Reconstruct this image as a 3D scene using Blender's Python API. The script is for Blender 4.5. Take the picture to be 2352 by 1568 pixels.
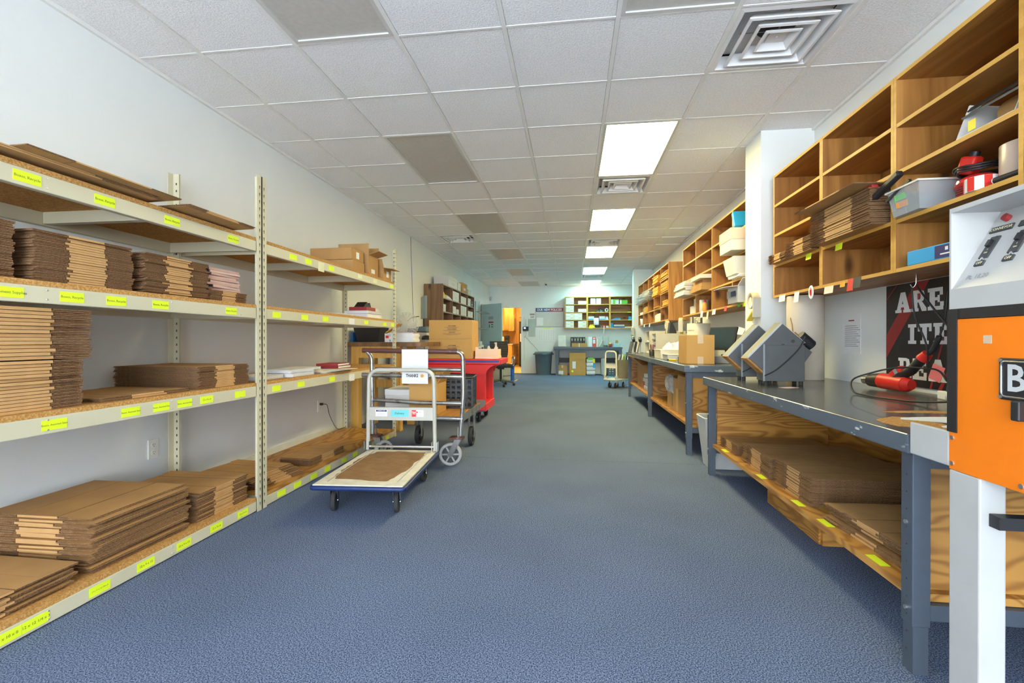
import bpy, math, random
from mathutils import Matrix, Vector, Euler
random.seed(7)
R = math.radians
for o in list(bpy.data.objects): bpy.data.objects.remove(o, do_unlink=True)
scene = bpy.context.scene
COL = scene.collection

# ---------------------------------------------------------------- camera, sky, light, exposure
cam_d = bpy.data.cameras.new('camera'); cam = bpy.data.objects.new('camera', cam_d); COL.objects.link(cam)
cam_d.sensor_width = 36.0; cam_d.lens = 1075.0 / 2352.0 * 36.0
cam_d.clip_start = 0.05; cam_d.clip_end = 200
cam.location = (0, 0, 1.043)
cam.rotation_euler = (R(90) - 3.0 / 1075.0, 0, math.atan(138.0 / 1075.0))
scene.camera = cam
world = bpy.data.worlds.new('sky'); scene.world = world; world.use_nodes = True
wb = world.node_tree.nodes['Background']
wb.inputs[0].default_value = (0.82, 0.91, 1.0, 1); wb.inputs[1].default_value = 7.2
vs = scene.view_settings
vs.view_transform = 'Standard'; vs.look = 'None'; vs.gamma = 1.0; vs.use_curve_mapping = False
vs.exposure = 1.33
LAMP_MID, LAMP_FAR = 14.0, 9.5
WARM, COOL = (1.0, 0.87, 0.41), (0.52, 1.0, 0.98)

# ---------------------------------------------------------------- measurements of the room (metres)
XL, XR, YF, YB, ZC = -2.605, 1.925, -2.9, 14.70, 2.743
GX = [0.24 + 0.6065 * k for k in range(-4, 3)]      # long ceiling tees
GY0, GS = 2.52, 0.6096                               # cross tees

# window behind the camera lets daylight in: a portal guides sampling to it
pd = bpy.data.lights.new('window_portal', 'AREA'); pd.shape = 'RECTANGLE'; pd.size = 3.9; pd.size_y = 2.1
pd.cycles.is_portal = True
po = bpy.data.objects.new('window_portal', pd); COL.objects.link(po)
po.location = (-0.34, YF - 0.02, 1.35); po.rotation_euler = (R(90), 0, R(180))

# ---------------------------------------------------------------- materials
MATS = {}
def _mat(name):
    m = bpy.data.materials.new(name); m.use_nodes = True
    nt = m.node_tree; b = nt.nodes['Principled BSDF']; MATS[name] = m
    return m, nt, b
def N(nt, t, **kw):
    n = nt.nodes.new(t)
    for k, v in kw.items():
        if k.startswith('i_'):
            key = k[2:]; n.inputs[int(key) if key.isdigit() else key.replace('_', ' ')].default_value = v
        else: setattr(n, k, v)
    return n
def c4(c): return (c[0], c[1], c[2], 1.0)
def ramp(nt, stops):
    n = nt.nodes.new('ShaderNodeValToRGB'); e = n.color_ramp.elements
    while len(e) < len(stops): e.new(0.5)
    for i, (p, c) in enumerate(stops): e[i].position = p; e[i].color = c4(c)
    return n
def plain(name, col, rough=0.55, metal=0.0, var=0.06, scale=9.0, bump=0.0, bscale=80.0, spec=None, alpha=None, trans=0.0, coat=0.0):
    """procedural paint / plastic / paper: slight noise in colour and roughness"""
    m, nt, b = _mat(name); L = nt.links
    tc = N(nt, 'ShaderNodeTexCoord'); nz = N(nt, 'ShaderNodeTexNoise', i_Scale=scale, i_Detail=4.0)
    L.new(tc.outputs['Object'], nz.inputs['Vector'])
    lo = [max(0, x * (1 - var)) for x in col]; hi = [min(1, x * (1 + var)) for x in col]
    rp = ramp(nt, [(0.3, lo), (0.7, hi)])
    L.new(nz.outputs['Fac'], rp.inputs[0]); L.new(rp.outputs[0], b.inputs['Base Color'])
    b.inputs['Roughness'].default_value = rough; b.inputs['Metallic'].default_value = metal
    if spec is not None: b.inputs['Specular IOR Level'].default_value = spec
    if alpha is not None: b.inputs['Alpha'].default_value = alpha
    if trans: b.inputs['Transmission Weight'].default_value = trans
    if coat: b.inputs['Coat Weight'].default_value = coat
    if bump:
        n2 = N(nt, 'ShaderNodeTexNoise', i_Scale=bscale, i_Detail=3.0); L.new(tc.outputs['Object'], n2.inputs['Vector'])
        bp = N(nt, 'ShaderNodeBump', i_Strength=bump, i_Distance=0.01); L.new(n2.outputs['Fac'], bp.inputs['Height'])
        L.new(bp.outputs[0], b.inputs['Normal'])
    return m
def emit(name, col, strength):
    m, nt, b = _mat(name)
    b.inputs['Base Color'].default_value = c4(col); b.inputs['Emission Color'].default_value = c4(col)
    b.inputs['Emission Strength'].default_value = strength
    return m
def wood(name, c1, c2, axis='z', rough=0.5, knots=True, fine=16.0, coat=0.0):
    """solid pine: grain stretched along one axis, scattered knots"""
    m, nt, b = _mat(name); L = nt.links
    tc = N(nt, 'ShaderNodeTexCoord'); mp = N(nt, 'ShaderNodeMapping')
    s = {'x': (1.1, fine, fine), 'y': (fine, 1.1, fine), 'z': (fine, fine, 1.1)}[axis]
    mp.inputs['Scale'].default_value = s
    oi = N(nt, 'ShaderNodeObjectInfo'); va = N(nt, 'ShaderNodeVectorMath', operation='ADD')
    L.new(tc.outputs['Object'], mp.inputs['Vector']); L.new(mp.outputs[0], va.inputs[0]); L.new(oi.outputs['Location'], va.inputs[1])
    nz = N(nt, 'ShaderNodeTexNoise', i_Scale=1.0, i_Detail=5.0, i_Distortion=0.8); L.new(va.outputs[0], nz.inputs['Vector'])
    rp = ramp(nt, [(0.3, c1), (0.5, [(a + d) / 2 for a, d in zip(c1, c2)]), (0.72, c2)])
    L.new(nz.outputs['Fac'], rp.inputs[0]); out = rp.outputs[0]
    if knots:
        mk = N(nt, 'ShaderNodeMapping'); k = {'x': (2.2, 5, 5), 'y': (5, 2.2, 5), 'z': (5, 5, 2.2)}[axis]
        mk.inputs['Scale'].default_value = k; L.new(tc.outputs['Object'], mk.inputs['Vector'])
        vo = N(nt, 'ShaderNodeTexVoronoi', i_Scale=1.0); L.new(mk.outputs[0], vo.inputs['Vector'])
        kr = ramp(nt, [(0.06, (1, 1, 1)), (0.20, (0, 0, 0))]); L.new(vo.outputs['Distance'], kr.inputs[0])
        mx = N(nt, 'ShaderNodeMix', data_type='RGBA'); L.new(kr.outputs[0], mx.inputs['Factor'])
        L.new(out, mx.inputs['A']); mx.inputs['B'].default_value = c4([x * 0.28 for x in c1]); out = mx.outputs['Result']
    L.new(out, b.inputs['Base Color']); b.inputs['Roughness'].default_value = rough; b.inputs['Coat Weight'].default_value = coat
    return m
def plywood(name, c1, c2, axis='y', rough=0.45, k=40.0):
    """rotary-cut plywood face: contour lines of a stretched noise"""
    m, nt, b = _mat(name); L = nt.links
    tc = N(nt, 'ShaderNodeTexCoord'); mp = N(nt, 'ShaderNodeMapping')
    s = {'x': (1.1, 3.6, 5.5), 'y': (3.6, 1.1, 5.5), 'z': (3.6, 3.6, 0.8)}[axis]
    mp.inputs['Scale'].default_value = s; L.new(tc.outputs['Object'], mp.inputs['Vector'])
    nz = N(nt, 'ShaderNodeTexNoise', i_Scale=1.0, i_Detail=2.0, i_Distortion=0.3); L.new(mp.outputs[0], nz.inputs['Vector'])
    mu = N(nt, 'ShaderNodeMath', operation='MULTIPLY', i_1=k * 2.2); L.new(nz.outputs['Fac'], mu.inputs[0])
    si = N(nt, 'ShaderNodeMath', operation='SINE'); L.new(mu.outputs[0], si.inputs[0])
    mr = N(nt, 'ShaderNodeMapRange', i_1=-1.0, i_2=1.0); L.new(si.outputs[0], mr.inputs[0])
    rp = ramp(nt, [(0.0, c1), (0.35, [(a + d) / 2 for a, d in zip(c1, c2)]), (0.8, c2)]); L.new(mr.outputs[0], rp.inputs[0])
    L.new(rp.outputs[0], b.inputs['Base Color']); b.inputs['Roughness'].default_value = rough
    return m
def speck(name, ca, cb, scale, rough=0.95, bump=0.3, lo=0.4, hi=0.62, big=None):
    """carpet / fibre: two-tone fine noise"""
    m, nt, b = _mat(name); L = nt.links
    tc = N(nt, 'ShaderNodeTexCoord'); nz = N(nt, 'ShaderNodeTexNoise', i_Scale=scale, i_Detail=3.0, i_Roughness=0.75)
    L.new(tc.outputs['Object'], nz.inputs['Vector'])
    rp = ramp(nt, [(lo, ca), (hi, cb)]); L.new(nz.outputs['Fac'], rp.inputs[0]); out = rp.outputs[0]
    if big:
        n3 = N(nt, 'ShaderNodeTexNoise', i_Scale=big, i_Detail=3.0); L.new(tc.outputs['Object'], n3.inputs['Vector'])
        r3 = ramp(nt, [(0.3, (0.82, 0.82, 0.82)), (0.7, (1, 1, 1))]); L.new(n3.outputs['Fac'], r3.inputs[0])
        mx = N(nt, 'ShaderNodeMix', data_type='RGBA', blend_type='MULTIPLY'); mx.inputs['Factor'].default_value = 1.0
        L.new(out, mx.inputs['A']); L.new(r3.outputs[0], mx.inputs['B']); out = mx.outputs['Result']
    L.new(out, b.inputs['Base Color']); b.inputs['Roughness'].default_value = rough; b.inputs['Specular IOR Level'].default_value = 0.15
    bp = N(nt, 'ShaderNodeBump', i_Strength=bump, i_Distance=0.006); L.new(nz.outputs['Fac'], bp.inputs['Height']); L.new(bp.outputs[0], b.inputs['Normal'])
    return m
def worn(name, base, under, scale, lo, hi, rough=0.4, metal=0.0, stretch=(1, 1, 1)):
    """paint worn through to what lies beneath, in patches with a shape of their own"""
    m, nt, b = _mat(name); L = nt.links
    tc = N(nt, 'ShaderNodeTexCoord'); mp = N(nt, 'ShaderNodeMapping'); mp.inputs['Scale'].default_value = stretch
    L.new(tc.outputs['Object'], mp.inputs['Vector'])
    nz = N(nt, 'ShaderNodeTexNoise', i_Scale=scale, i_Detail=8.0, i_Roughness=0.7); L.new(mp.outputs[0], nz.inputs['Vector'])
    rp = ramp(nt, [(lo, base), (hi, under)]); L.new(nz.outputs['Fac'], rp.inputs[0]); L.new(rp.outputs[0], b.inputs['Base Color'])
    b.inputs['Roughness'].default_value = rough; b.inputs['Metallic'].default_value = metal
    return m

M = dict(
 wall=plain('wall_paint', (0.80, 0.83, 0.82), 0.7, var=0.02, scale=2.0, bump=0.05, bscale=160),
 tile=speck('ceiling_tile_fissured', (0.81, 0.81, 0.81), (0.94, 0.94, 0.945), 95.0, bump=0.9, lo=0.36, hi=0.6),
 tee=plain('tee_white', (0.80, 0.80, 0.77), 0.45, var=0.03),
 carpet=speck('carpet_blue', (0.022, 0.046, 0.125), (0.285, 0.345, 0.46), 215.0, bump=0.35, lo=0.42, hi=0.62, big=1.3),
 slab=plain('concrete', (0.3, 0.3, 0.3), 0.9),
 base=plain('baseboard_cream', (0.84, 0.83, 0.76), 0.5, var=0.03),
 rack=plain('rack_beige', (0.62, 0.58, 0.41), 0.42, var=0.04, scale=3),
 pboard=speck('particle_board', (0.42, 0.20, 0.055), (0.66, 0.38, 0.13), 120.0, rough=0.75, bump=0.1),
 slot=plain('slot_dark', (0.06, 0.055, 0.045), 0.8),
 bolt=plain('zinc_bolt', (0.6, 0.6, 0.6), 0.3, 0.9),
 yellow=plain('label_yellow', (0.78, 0.95, 0.02), 0.55, var=0.02),
 ink=plain('ink_dark', (0.06, 0.06, 0.06), 0.7),
 inkg=plain('ink_green', (0.16, 0.22, 0.02), 0.7),
 kraft=plain('kraft_board', (0.46, 0.255, 0.088), 0.8, var=0.12, scale=5, bump=0.04, bscale=200),
 kedge=speck('kraft_cut_edge', (0.09, 0.045, 0.022), (0.34, 0.19, 0.095), 240.0, rough=0.95, bump=0.5, lo=0.35, hi=0.65),
 kfold=plain('kraft_fold', (0.56, 0.32, 0.125), 0.75, var=0.08, scale=20),
 kbright=plain('kraft_new', (0.54, 0.30, 0.085), 0.75, var=0.05, scale=4),
 tape=plain('packing_tape', (0.66, 0.50, 0.33), 0.25, var=0.03),
 pine=wood('pine', (0.27, 0.105, 0.020), (0.52, 0.245, 0.06), 'z'),
 pinex=wood('pine_crosswise', (0.27, 0.105, 0.020), (0.52, 0.245, 0.06), 'x'),
 piney=wood('pine_lengthwise', (0.27, 0.105, 0.020), (0.50, 0.235, 0.055), 'y', knots=False),
 pedge=wood('pine_edge', (0.55, 0.28, 0.045), (0.74, 0.42, 0.085), 'y', knots=False),
 dkwood=wood('dark_stained_board', (0.13, 0.065, 0.03), (0.27, 0.145, 0.065), 'z'),
 ply=plywood('oak_plywood', (0.34, 0.145, 0.026), (0.57, 0.285, 0.062), 'y'),
 plyx=plywood('oak_plywood_end', (0.33, 0.14, 0.026), (0.55, 0.27, 0.058), 'x'),
 btop=plain('bench_top_grey', (0.085, 0.088, 0.085), 0.22, var=0.12, scale=6, coat=0.15),
 bedge=worn('bench_edge_worn', (0.10, 0.125, 0.155), (0.62, 0.64, 0.60), 7.0, 0.60, 0.63, 0.4, stretch=(1, 0.6, 2)),
 bleg=plain('bench_leg_slate', (0.085, 0.105, 0.135), 0.45, 0.2, var=0.08),
 white=plain('white_enamel', (0.62, 0.61, 0.58), 0.4, var=0.02),
 paper=plain('paper_white', (0.84, 0.84, 0.84), 0.8, var=0.02),
 cream=plain('paper_cream', (0.80, 0.74, 0.60), 0.8, var=0.04),
 peach=plain('board_peach', (0.82, 0.63, 0.45), 0.8, var=0.03),
 orange=plain('orange_enamel', (0.95, 0.22, 0.005), 0.42, var=0.02),
 black=plain('black_plastic', (0.018, 0.018, 0.02), 0.45),
 rubber=plain('rubber', (0.03, 0.03, 0.03), 0.75, var=0.2),
 dgrey=plain('dark_grey_metal', (0.11, 0.115, 0.115), 0.5, 0.1, var=0.07, bump=0.06, bscale=300),
 mwhite=plain('machine_white', (0.50, 0.495, 0.475), 0.4, var=0.03),
 ventw=plain('vent_white', (0.80, 0.80, 0.80), 0.5, var=0.02),
 grey=plain('grey_plastic', (0.30, 0.32, 0.33), 0.5),
 lgrey=plain('light_grey', (0.56, 0.57, 0.56), 0.5),
 beige=plain('beige_plastic', (0.55, 0.52, 0.43), 0.5),
 steel=worn('tube_steel_worn', (0.42, 0.42, 0.41), (0.12, 0.08, 0.05), 9.0, 0.5, 0.7, 0.3, 0.85),
 chrome=plain('chrome', (0.7, 0.7, 0.7), 0.18, 1.0),
 brownpaint=worn('tube_brown_paint', (0.11, 0.04, 0.03), (0.35, 0.3, 0.28), 10.0, 0.62, 0.75, 0.35),
 cartframe=plain('cart_frame_grey', (0.50, 0.48, 0.41), 0.38, 0.1, var=0.05),
 blue=plain('rim_blue', (0.010, 0.028, 0.125), 0.45, var=0.1),
 red=plain('cart_red', (0.78, 0.022, 0.02), 0.4, var=0.05),
 redp=plain('tool_red', (0.75, 0.03, 0.02), 0.35),
 dkred=plain('book_red', (0.35, 0.03, 0.03), 0.5),
 bluepl=plain('plastic_blue', (0.01, 0.10, 0.36), 0.4),
 ltblue=plain('carton_blue', (0.02, 0.36, 0.70), 0.5, var=0.04),
 navy=plain('print_navy', (0.03, 0.03, 0.14), 0.6),
 teal=plain('label_teal', (0.16, 0.62, 0.66), 0.6, var=0.03),
 green=plain('print_green', (0.16, 0.60, 0.06), 0.6),
 gold=plain('envelope_gold', (0.78, 0.38, 0.03), 0.7, var=0.12, scale=14),
 foil=plain('poly_film', (0.72, 0.74, 0.76), 0.3, var=0.2, scale=25, bump=0.8, bscale=40),
 clear=plain('clear_plastic', (0.50, 0.54, 0.56), 0.25, alpha=0.42, spec=0.6),
 frost=plain('frosted_plastic', (0.82, 0.80, 0.70), 0.4, alpha=0.86),
 lens=plain('unlit_light_lens', (0.54, 0.52, 0.48), 0.35, var=0.05, scale=40, bump=0.15, bscale=400),
 screen=plain('screen_dark', (0.03, 0.05, 0.06), 0.15),
 panelgrey=plain('panel_grey_green', (0.50, 0.55, 0.52), 0.5),
 bin=plain('bin_grey_blue', (0.12, 0.17, 0.20), 0.5, var=0.05),
 door=plain('door_pale_blue', (0.42, 0.52, 0.53), 0.5, var=0.03),
 honey=wood('honey_oak', (0.62, 0.32, 0.06), (0.82, 0.50, 0.13), 'z', knots=False),
 lino=wood('honey_floor', (0.62, 0.40, 0.12), (0.80, 0.56, 0.2), 'y', knots=False),
 wallk=plain('wall_warm', (0.80, 0.66, 0.40), 0.7),
 poster=plain('poster_black', (0.025, 0.022, 0.025), 0.4, var=0.2),
 lampglow=emit('lamp_mid', WARM, LAMP_MID), lampcool=emit('lamp_far', COOL, LAMP_FAR),
 kitchglow=emit('lamp_kitchen', (1.0, 0.74, 0.38), 38.0), led=emit('keypad_screen', (0.12, 0.16, 1.0), 2.5),
)

# ---------------------------------------------------------------- mesh helpers
class MB:
    def __init__(s): s.v = []; s.f = []; s.m = []; s.s = []
    def add(s, vs_, fs, mi=0, sm=False, T=None):
        n = len(s.v)
        s.v += [tuple(T @ Vector(p)) for p in vs_] if T is not None else [tuple(p) for p in vs_]
        for f in fs: s.f.append([n + i for i in f]); s.m.append(mi); s.s.append(sm)
        return s
    def box(s, x0, x1, y0, y1, z0, z1, mi=0, T=None, top=None):
        vs_ = [(x0, y0, z0), (x1, y0, z0), (x1, y1, z0), (x0, y1, z0), (x0, y0, z1), (x1, y0, z1), (x1, y1, z1), (x0, y1, z1)]
        fs = [(0, 3, 2, 1), (0, 1, 5, 4), (1, 2, 6, 5), (2, 3, 7, 6), (3, 0, 4, 7)]
        s.add(vs_, fs, mi, False, T); n = len(s.v) - 8
        s.f.append([n + 4, n + 5, n + 6, n + 7]); s.m.append(mi if top is None else top); s.s.append(False)
        return s
    def ob(s, c, d, rot=(0, 0, 0), mi=0):
        T = Matrix.Translation(c) @ Euler(rot).to_matrix().to_4x4()
        return s.box(-d[0] / 2, d[0] / 2, -d[1] / 2, d[1] / 2, -d[2] / 2, d[2] / 2, mi, T)
    def cyl(s, p0, p1, r0, r1=None, n=16, mi=0, caps=True):
        p0 = Vector(p0); p1 = Vector(p1); r1 = r0 if r1 is None else r1
        q = (p1 - p0).to_track_quat('Z', 'Y').to_matrix(); vs_ = []
        for p, r in ((p0, r0), (p1, r1)):
            for i in range(n):
                a = 2 * math.pi * i / n; vs_.append(p + q @ Vector((r * math.cos(a), r * math.sin(a), 0)))
        s.add(vs_, [(i, (i + 1) % n, n + (i + 1) % n, n + i) for i in range(n)], mi, True)
        if caps:
            s.add(vs_[:n], [tuple(range(n - 1, -1, -1))], mi); s.add(vs_[n:], [tuple(range(n))], mi)
        return s
    def tube(s, pts, r, n=10, mi=0, closed=False, r2=None):
        pts = [Vector(p) for p in pts]; k = len(pts); up = None; rings = []
        for i, p in enumerate(pts):
            a = pts[(i - 1) % k] if (closed or i > 0) else p; b = pts[(i + 1) % k] if (closed or i < k - 1) else p
            t = (b - a).normalized()
            if up is None: up = Vector((0, 0, 1)) if abs(t.z) < 0.9 else Vector((1, 0, 0))
            e1 = (up - t * up.dot(t)); e1 = e1.normalized() if e1.length > 1e-5 else t.orthogonal().normalized()
            e2 = t.cross(e1); up = e1; rb = r2 or r
            rings.append([p + e1 * (r * math.cos(2 * math.pi * j / n)) + e2 * (rb * math.sin(2 * math.pi * j / n)) for j in range(n)])
        vs_ = [v for g in rings for v in g]; fs = []
        for i in range(k if closed else k - 1):
            A = i * n; B = ((i + 1) % k) * n
            fs += [(A + j, A + (j + 1) % n, B + (j + 1) % n, B + j) for j in range(n)]
        s.add(vs_, fs, mi, True)
        if not closed:
            s.add(rings[0], [tuple(range(n - 1, -1, -1))], mi); s.add(rings[-1], [tuple(range(n))], mi)
        return s
    def lathe(s, prof, c=(0, 0, 0), n=20, mi=0, T=None):
        vs_ = []; k = len(prof)
        for r, z in prof:
            for j in range(n):
                a = 2 * math.pi * j / n; vs_.append((c[0] + r * math.cos(a), c[1] + r * math.sin(a), c[2] + z))
        fs = []
        for i in range(k - 1): fs += [(i * n + j, i * n + (j + 1) % n, (i + 1) * n + (j + 1) % n, (i + 1) * n + j) for j in range(n)]
        s.add(vs_, fs, mi, True, T)
        if prof[0] == prof[-1]: return s
        s.add(vs_[:n], [tuple(range(n - 1, -1, -1))], mi, False, T); s.add(vs_[-n:], [tuple(range(n))], mi, False, T)
        return s
    def prism(s, poly, ax, a, b, mi=0, T=None):
        n = len(poly)
        f = {'x': lambda p, t: (t, p[0], p[1]), 'y': lambda p, t: (p[0], t, p[1]), 'z': lambda p, t: (p[0], p[1], t)}[ax]
        vs_ = [f(p, a) for p in poly] + [f(p, b) for p in poly]
        s.add(vs_, [tuple(range(n - 1, -1, -1)), tuple(range(n, 2 * n))] + [(i, (i + 1) % n, n + (i + 1) % n, n + i) for i in range(n)], mi, False, T)
        return s
    def shell(s, x0, x1, y0, y1, z0, z1, t, mi=0, ix=0.0, iy=0.0, T=None):
        """open-topped tub: bottom smaller than the rim by ix, iy on each side"""
        def rect(e, z, k): return [(x0 + e + ix * k, y0 + e + iy * k, z), (x1 - e - ix * k, y0 + e + iy * k, z), (x1 - e - ix * k, y1 - e - iy * k, z), (x0 + e + ix * k, y1 - e - iy * k, z)]
        vs_ = rect(0, z0, 1) + rect(0, z1, 0) + rect(t, z1, 0) + rect(t, z0 + t, 1)
        fs = [(3, 2, 1, 0), (12, 13, 14, 15)]
        for g in (0, 4, 8): fs += [(g + i, g + (i + 1) % 4, g + 4 + (i + 1) % 4, g + 4 + i) for i in range(4)]
        return s.add(vs_, fs, mi, False, T)
    def mesh(s, name, mats):
        me = bpy.data.meshes.new(name); me.from_pydata(s.v, [], s.f)
        for m in (mats if isinstance(mats, (list, tuple)) else [mats]): me.materials.append(m)
        me.polygons.foreach_set('material_index', s.m); me.polygons.foreach_set('use_smooth', s.s); me.update()
        return me
    def build(s, name, mats, parent=None, loc=(0, 0, 0), rot=(0, 0, 0), bev=0.0, seg=2):
        return inst(name, s.mesh(name, mats), parent, loc, rot, bev, seg)
def inst(name, me, parent=None, loc=(0, 0, 0), rot=(0, 0, 0), bev=0.0, seg=2):
    o = bpy.data.objects.new(name, me); COL.objects.link(o); o.location = loc; o.rotation_euler = rot
    if parent is not None: o.parent = parent
    if bev:
        b = o.modifiers.new('bevel', 'BEVEL'); b.width = bev; b.segments = seg; b.limit_method = 'ANGLE'; b.angle_limit = R(35)
    return o
def B(x0, x1, y0, y1, z0, z1, mi=0): return MB().box(x0, x1, y0, y1, z0, z1, mi)
def tag(o, label, cat, group=None):
    o['label'] = label; o['category'] = cat
    if group: o['group'] = group
    return o
def thing(name, label, cat, loc=(0, 0, 0), rz=0.0, group=None):
    o = bpy.data.objects.new(name, None); COL.objects.link(o); o.location = loc; o.rotation_euler = (0, 0, rz); o.empty_display_size = 0.1
    return tag(o, label, cat, group)
def struct(o): o['kind'] = 'structure'; return o
def dup(root, loc, rot=None, label=None, group=None):
    r = root.copy(); COL.objects.link(r); r.location = loc
    if rot is not None: r.rotation_euler = rot
    if label: r['label'] = label
    if group: r['group'] = group
    for ch in list(root.children):
        c = ch.copy(); COL.objects.link(c); c.parent = r
        for g in list(ch.children):
            d = g.copy(); COL.objects.link(d); d.parent = c
    return r
def fillet(pts, r, n=5):
    pts = [Vector(p) for p in pts]; out = [pts[0]]
    for a, p, b in zip(pts, pts[1:], pts[2:]):
        u = (a - p).normalized(); w = (b - p).normalized(); rr = min(r, (a - p).length * 0.49, (b - p).length * 0.49)
        s0 = p + u * rr; s1 = p + w * rr
        for i in range(n + 1):
            t = i / n; out.append(s0 * (1 - t) ** 2 + p * 2 * t * (1 - t) + s1 * t * t)
    out.append(pts[-1]); return out
def text(name, s, size, mat, parent, loc, rot, bold=0.0, align='CENTER', sx=1.0, spacing=1.0):
    cu = bpy.data.curves.new('t', 'FONT'); cu.body = s; cu.size = size; cu.align_x = align; cu.align_y = 'CENTER'
    cu.offset = bold; cu.space_character = spacing; cu.resolution_u = 2; cu.extrude = 0.0002
    t = bpy.data.objects.new('t', cu); me = bpy.data.meshes.new_from_object(t)
    bpy.data.objects.remove(t); bpy.data.curves.remove(cu); me.name = name
    me.materials.clear(); me.materials.append(mat)
    if sx != 1.0: me.transform(Matrix.Diagonal((sx, 1, 1, 1)))
    return inst(name, me, parent, loc, rot)
FACE_N = (R(90), 0, 0)            # lettering read by someone looking along +y
FACE_E = (R(90), 0, R(90))        # on a surface that faces +x
FACE_W = (R(90), 0, R(-90))       # on a surface that faces -x

# ================================================================ STRUCTURE
fl = struct(B(XL - 0.1, XR + 0.1, YF - 0.1, YB + 0.12, -0.14, -0.02).build('floor', M['slab']))
fy = [YF, 0.48, 4.10, 7.66, 11.30, YB]
for a, b in zip(fy, fy[1:]):                                   # carpet laid in widths, seams across the room
    B(XL, XR, a + 0.002, b - 0.002, -0.02, 0.0).build('carpet_width', M['carpet'], fl)
DL0, DL1, DH = 13.12, 13.98, 2.07                              # doorway in the left wall
wl = MB(); T = 0.12
wl.box(XL - T, XL, YF, DL0, 0, ZC + 0.3).box(XL - T, XL, DL1, YB + T, 0, ZC + 0.3).box(XL - T, XL, DL0, DL1, DH, ZC + 0.3)
struct(wl.build('wall_left', M['wall']))
struct(B(XR, XR + T, YF, YB + T, 0, ZC + 0.3).build('wall_right', M['wall']))
DB0, DB1 = -2.48, -1.595                                       # doorway in the back wall
wb_ = MB().box(XL, DB0, YB, YB + T, 0, ZC + 0.3).box(DB1, XR, YB, YB + T, 0, ZC + 0.3).box(DB0, DB1, YB, YB + T, DH, ZC + 0.3)
struct(wb_.build('wall_back', M['wall']))
wf = MB().box(XL - T, -2.29, YF - T, YF, 0, ZC + 0.3).box(1.61, XR + T, YF - T, YF, 0, ZC + 0.3).box(-2.29, 1.61, YF - T, YF, 0, 0.3).box(-2.29, 1.61, YF - T, YF, 2.4, ZC + 0.3)
struct(wf.build('wall_front', M['wall']))
wn = struct(MB().box(-2.29, 1.61, YF - 0.09, YF - 0.03, 0.3, 0.34).box(-2.29, 1.61, YF - 0.09, YF - 0.03, 2.36, 2.4).box(-2.29, -2.25, YF - 0.09, YF - 0.03, 0.34, 2.36)
            .box(1.57, 1.61, YF - 0.09, YF - 0.03, 0.34, 2.36).build('window_1', M['lgrey']))
for x in (-0.99, 0.31): B(x - 0.02, x + 0.02, YF - 0.09, YF - 0.03, 0.34, 2.36).build('mullion', M['lgrey'], wn)
# columns on the right wall
struct(B(1.52, XR, 4.03, 4.37, 0, ZC).build('wall_column', M['wall']))
struct(B(1.47, XR, 11.56, 11.80, 0, ZC).build('wall_column', M['wall']))
# baseboards and door trim
struct(MB().box(XL, XL + 0.014, YF, DL0 - 0.07, 0, 0.10).build('baseboard_left', M['base']))
struct(MB().box(DB1 + 0.10, XR, YB - 0.014, YB, 0, 0.13).build('baseboard_back', M['base']))
struct(MB().box(DB1, DB1 + 0.085, YB - 0.02, YB, 0, DH + 0.085).box(DB0 - 0.085, DB0, YB - 0.02, YB, 0, DH + 0.085).box(DB0, DB1, YB - 0.02, YB, DH, DH + 0.085).build('trim_1', M['wall']))
struct(MB().box(XL, XL + 0.02, DL0 - 0.085, DL0, 0, DH + 0.085).box(XL, XL + 0.02, DL1, DL1 + 0.085, 0, DH + 0.085).box(XL, XL + 0.02, DL0, DL1, DH, DH + 0.085).build('trim_2', M['wall']))
struct(MB().box(XL, XL + 0.02, YF, YB, ZC - 0.022, ZC).box(XR - 0.02, XR, YF, YB, ZC - 0.022, ZC).box(XL, XR, YB - 0.02, YB, ZC - 0.022, ZC).build('trim_3', M['tee']))

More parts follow.
